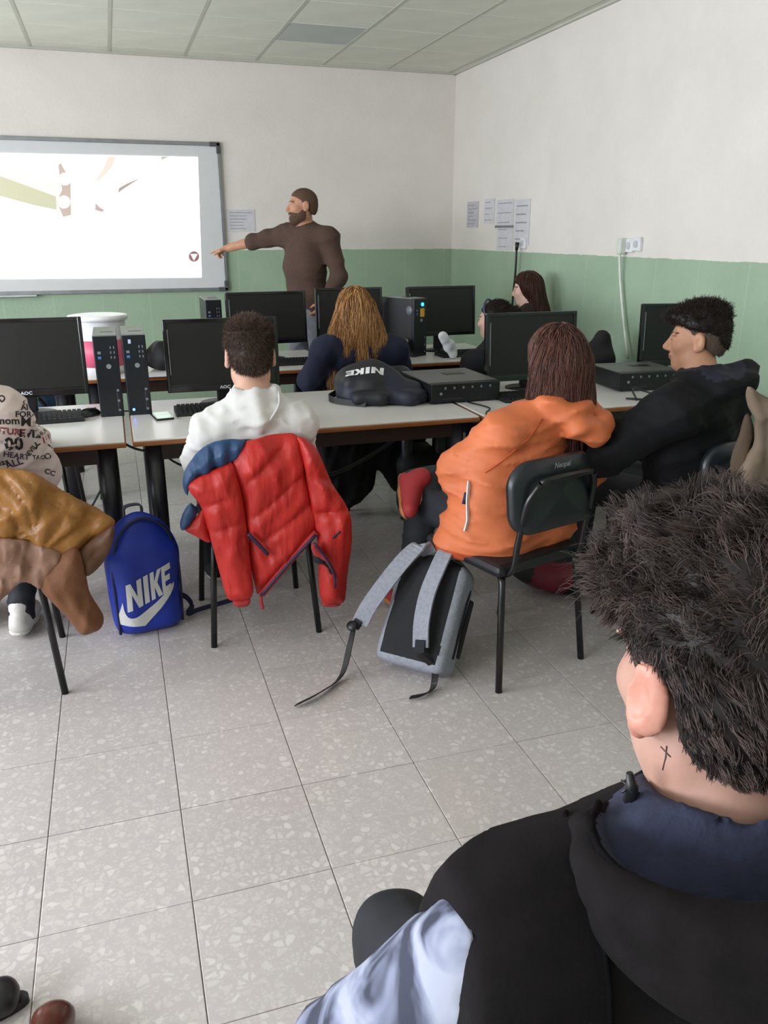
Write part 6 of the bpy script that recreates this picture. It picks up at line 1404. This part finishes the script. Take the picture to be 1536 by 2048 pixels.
for sx in (-1, 1):                                     # stitched seams over the shoulder blades
    pts = [np.array((nk[0]+sx*x, nk[1]+y, nk[2]+z)) for x, y, z in ((.14, .02, -.005), (.165, -.05, -.05), (.165, -.10, -.12), (.13, -.12, -.2), (.11, -.12, -.3))]
    vv = [o for o in p.children if o.name.startswith('vest')][0]; bvh = BVHTree.FromPolygons([q.co[:] for q in vv.data.vertices], [q.vertices[:] for q in vv.data.polygons])
    sp_ = []
    for q in catmull(pts, 6):
        h_ = bvh.find_nearest(Vector(q)); sp_.append(np.array(h_[0])+np.array(h_[1])*0.0005 if h_[0] is not None else q)
    MB().tube(sp_, .003, 6).build('back_seam', mat('black seam', '#08080a', 0.9, spec=0.1), p)
zq = to((0.403, 0.515, 1.055)); zt = MB(); rz_ = np.random.default_rng(5)
zt.tube([zq, zq+(0.0, .0, .02), zq+(-.003, .002, .034)], [.007, .006, .003], 7)
for k in range(9): zt.tube([zq+(0, 0, .006+.003*k), zq+rz_.normal(size=3)*.006+(0, 0, .008+.003*k)], [.002, .001], 5)
zt.build('zip_end', M_BLKPL, p)
trousers(p, pr, J, mat('black blue jeans', '#12141a', 0.8, var=0.2, scale=40), .014, 47, .012)
for sd_ in 'LR': sneaker(p, J['an'+sd_], J['toe'+sd_], M_BLKF, M_SOLEW)
# tattoo cross and moles on the neck
bvb = BVHTree.FromPolygons([q.co[:] for q in body.data.vertices], [q.vertices[:] for q in body.data.polygons]); cl = to((0, 0, CAM_H))
def on_skin(x, y, d=.0006):
    dr = Vector(to(atD(x, y, 1.0))-cl).normalized(); h_ = bvb.ray_cast(Vector(cl), dr, 3)
    return np.array(h_[0]-dr*d) if h_[0] is not None else None
M_TAT = mat('tattoo ink', '#4e443f', 0.6)
for ln in (((1333, 1492), (1331, 1515), (1325, 1540)), ((1321, 1493), (1330, 1503), (1341, 1514))):
    q = [on_skin(*z) for z in ln]
    if all(z is not None for z in q): MB().tube(q, .0006, 6).build('tattoo_line', M_TAT, body)
for mx_, my_ in ((1331, 1595), (1318, 1630)):
    q = on_skin(mx_, my_)
    if q is not None: MB().lathe([(.0002, -.0006), (.0011, 0), (.0002, .0005)], 8, q).build('mole', mat('mole', '#5a3a2c', 0.6), body)
# hair: short fade at the sides and nape, long waves on top falling to the front
M_HF = hair_mat('hair dark wavy', '#171213', '#5c4e48', 0.5); c = np.array(J['head']); s = 1.0; rg = np.random.default_rng(9)
HLF = ([-.14, -.11, -.07, -.045, -.03, .0, .018, .04, .06, .085, .13], [-.118, -.112, -.095, -.060, -.01, .0, -.01, .010, .048, .062, .066])
v = hair_cap(Mh, c, s, .022, .007, .0055, HLF); v.ell(c+Mh @ np.array((.0, .05, .105)), (.068, .060, .046), .03, Mh); v.ell(c+Mh @ np.array((-.03, .085, .078)), (.042, .034, .034), .03, Mh); v.ell(c+Mh @ np.array((.01, -.025, .130)), (.066, .068, .034), .03, Mh)
for x in (-1, 1): v.ell(c+Mh @ np.array((x*.088, -.006, -.012)), (.034, .034, .050), .006, Mh, '-')
v.func(wob(.003, (45, 45, 45), 10)); V, Q = v.net(1)
def comb(q, n, r):
    top = np.clip((q[:, 2:]-.045)/.04, 0, 1); base_d = np.array((0, -.62, -.62)); top_d = np.array((-.15, .45, .25))
    return n*(0.13+.22*top)+base_d*(1-top)+top_d*top+r.normal(size=q.shape)*(.10+.28*top)
nS = 20000
P = short_strands(V, Q, nS, rg, Mh, c, s, comb, lambda q, r: np.interp(q[:, 2], [-.11, -.05, .02, .07, .12], [.006, .010, .018, .026, .032])*r.uniform(.6, 1.25, len(q)), .35, 6)
q0 = (P[:, 0]-c) @ Mh; topw = np.clip((q0[:, 2]-.05)/.04, 0, 1)*rg.uniform(.3, 1, nS)
tt = np.linspace(0, 1, 6)[None, :]; ph = rg.uniform(0, 6.28, nS)[:, None]; am = (.0012+.007*topw)[:, None]*tt
P[..., 0] += am*np.sin(ph+tt*(4+3*topw[:, None])); P[..., 1] += am*np.cos(ph*1.3+tt*5); P[..., 2] += am*np.sin(ph*.7+tt*6)*.8
gi = rg.choice(nS, 900, replace=False); rt = P[:, 0]; gr = P[gi, 0]      # gather strands into locks
near = np.concatenate([np.argmin(((rt[a:a+2000, None]-gr[None])**2).sum(2), 1) for a in range(0, nS, 2000)])
wl_ = (np.linspace(0, 1, 6)**0.8)[None, :, None]*(0.55+.3*topw)[:, None, None]
P = P*(1-wl_)+P[gi][near]*wl_
rnd_ = np.clip(rg.random(len(gi))[near]*0.7+rg.random(nS)*.3, 0, 1)
strands_mesh('hair', P, rg.uniform(.0004, .0009, nS), M_HF, p, rnd_, base=(V, Q))
# loose curls over the forehead and crown
nC = 700; v_ = sample_mesh(V, Q, nC, rg, lambda cc: ((((cc-c) @ Mh)[:, 2] > .07) | ((((cc-c) @ Mh)[:, 1] > .07) & (((cc-c) @ Mh)[:, 2] > .04))).astype(float))
p0 = v_[0]; nm = v_[1]; nm = np.where((((p0-c)*nm).sum(1) < 0)[:, None], -nm, nm); M_ = 12; t = np.linspace(0, 1, M_)[None, :, None]
dr = nm*.7+(Mh @ np.array((-.35, .55, .05)))[None]+rg.normal(size=nm.shape)*.35; dr /= np.linalg.norm(dr, axis=1, keepdims=True); L_ = rg.uniform(.02, .05, nC)[:, None, None]
a1 = np.cross(dr, rg.normal(size=nm.shape)); a1 /= np.linalg.norm(a1, axis=1, keepdims=True); a2 = np.cross(dr, a1); w_ = rg.uniform(3, 7, nC)[:, None, None]; cr_ = rg.uniform(.003, .009, nC)[:, None, None]
P = p0[:, None]+dr[:, None]*t*L_+(a1[:, None]*(np.cos(w_*t)-1)+a2[:, None]*np.sin(w_*t))*cr_*np.sqrt(t)+np.array((0, 0, -1.0))*t*t*.012
strands_mesh('loose_curls', P, rg.uniform(.0003, .0006, nC), M_HF, p)
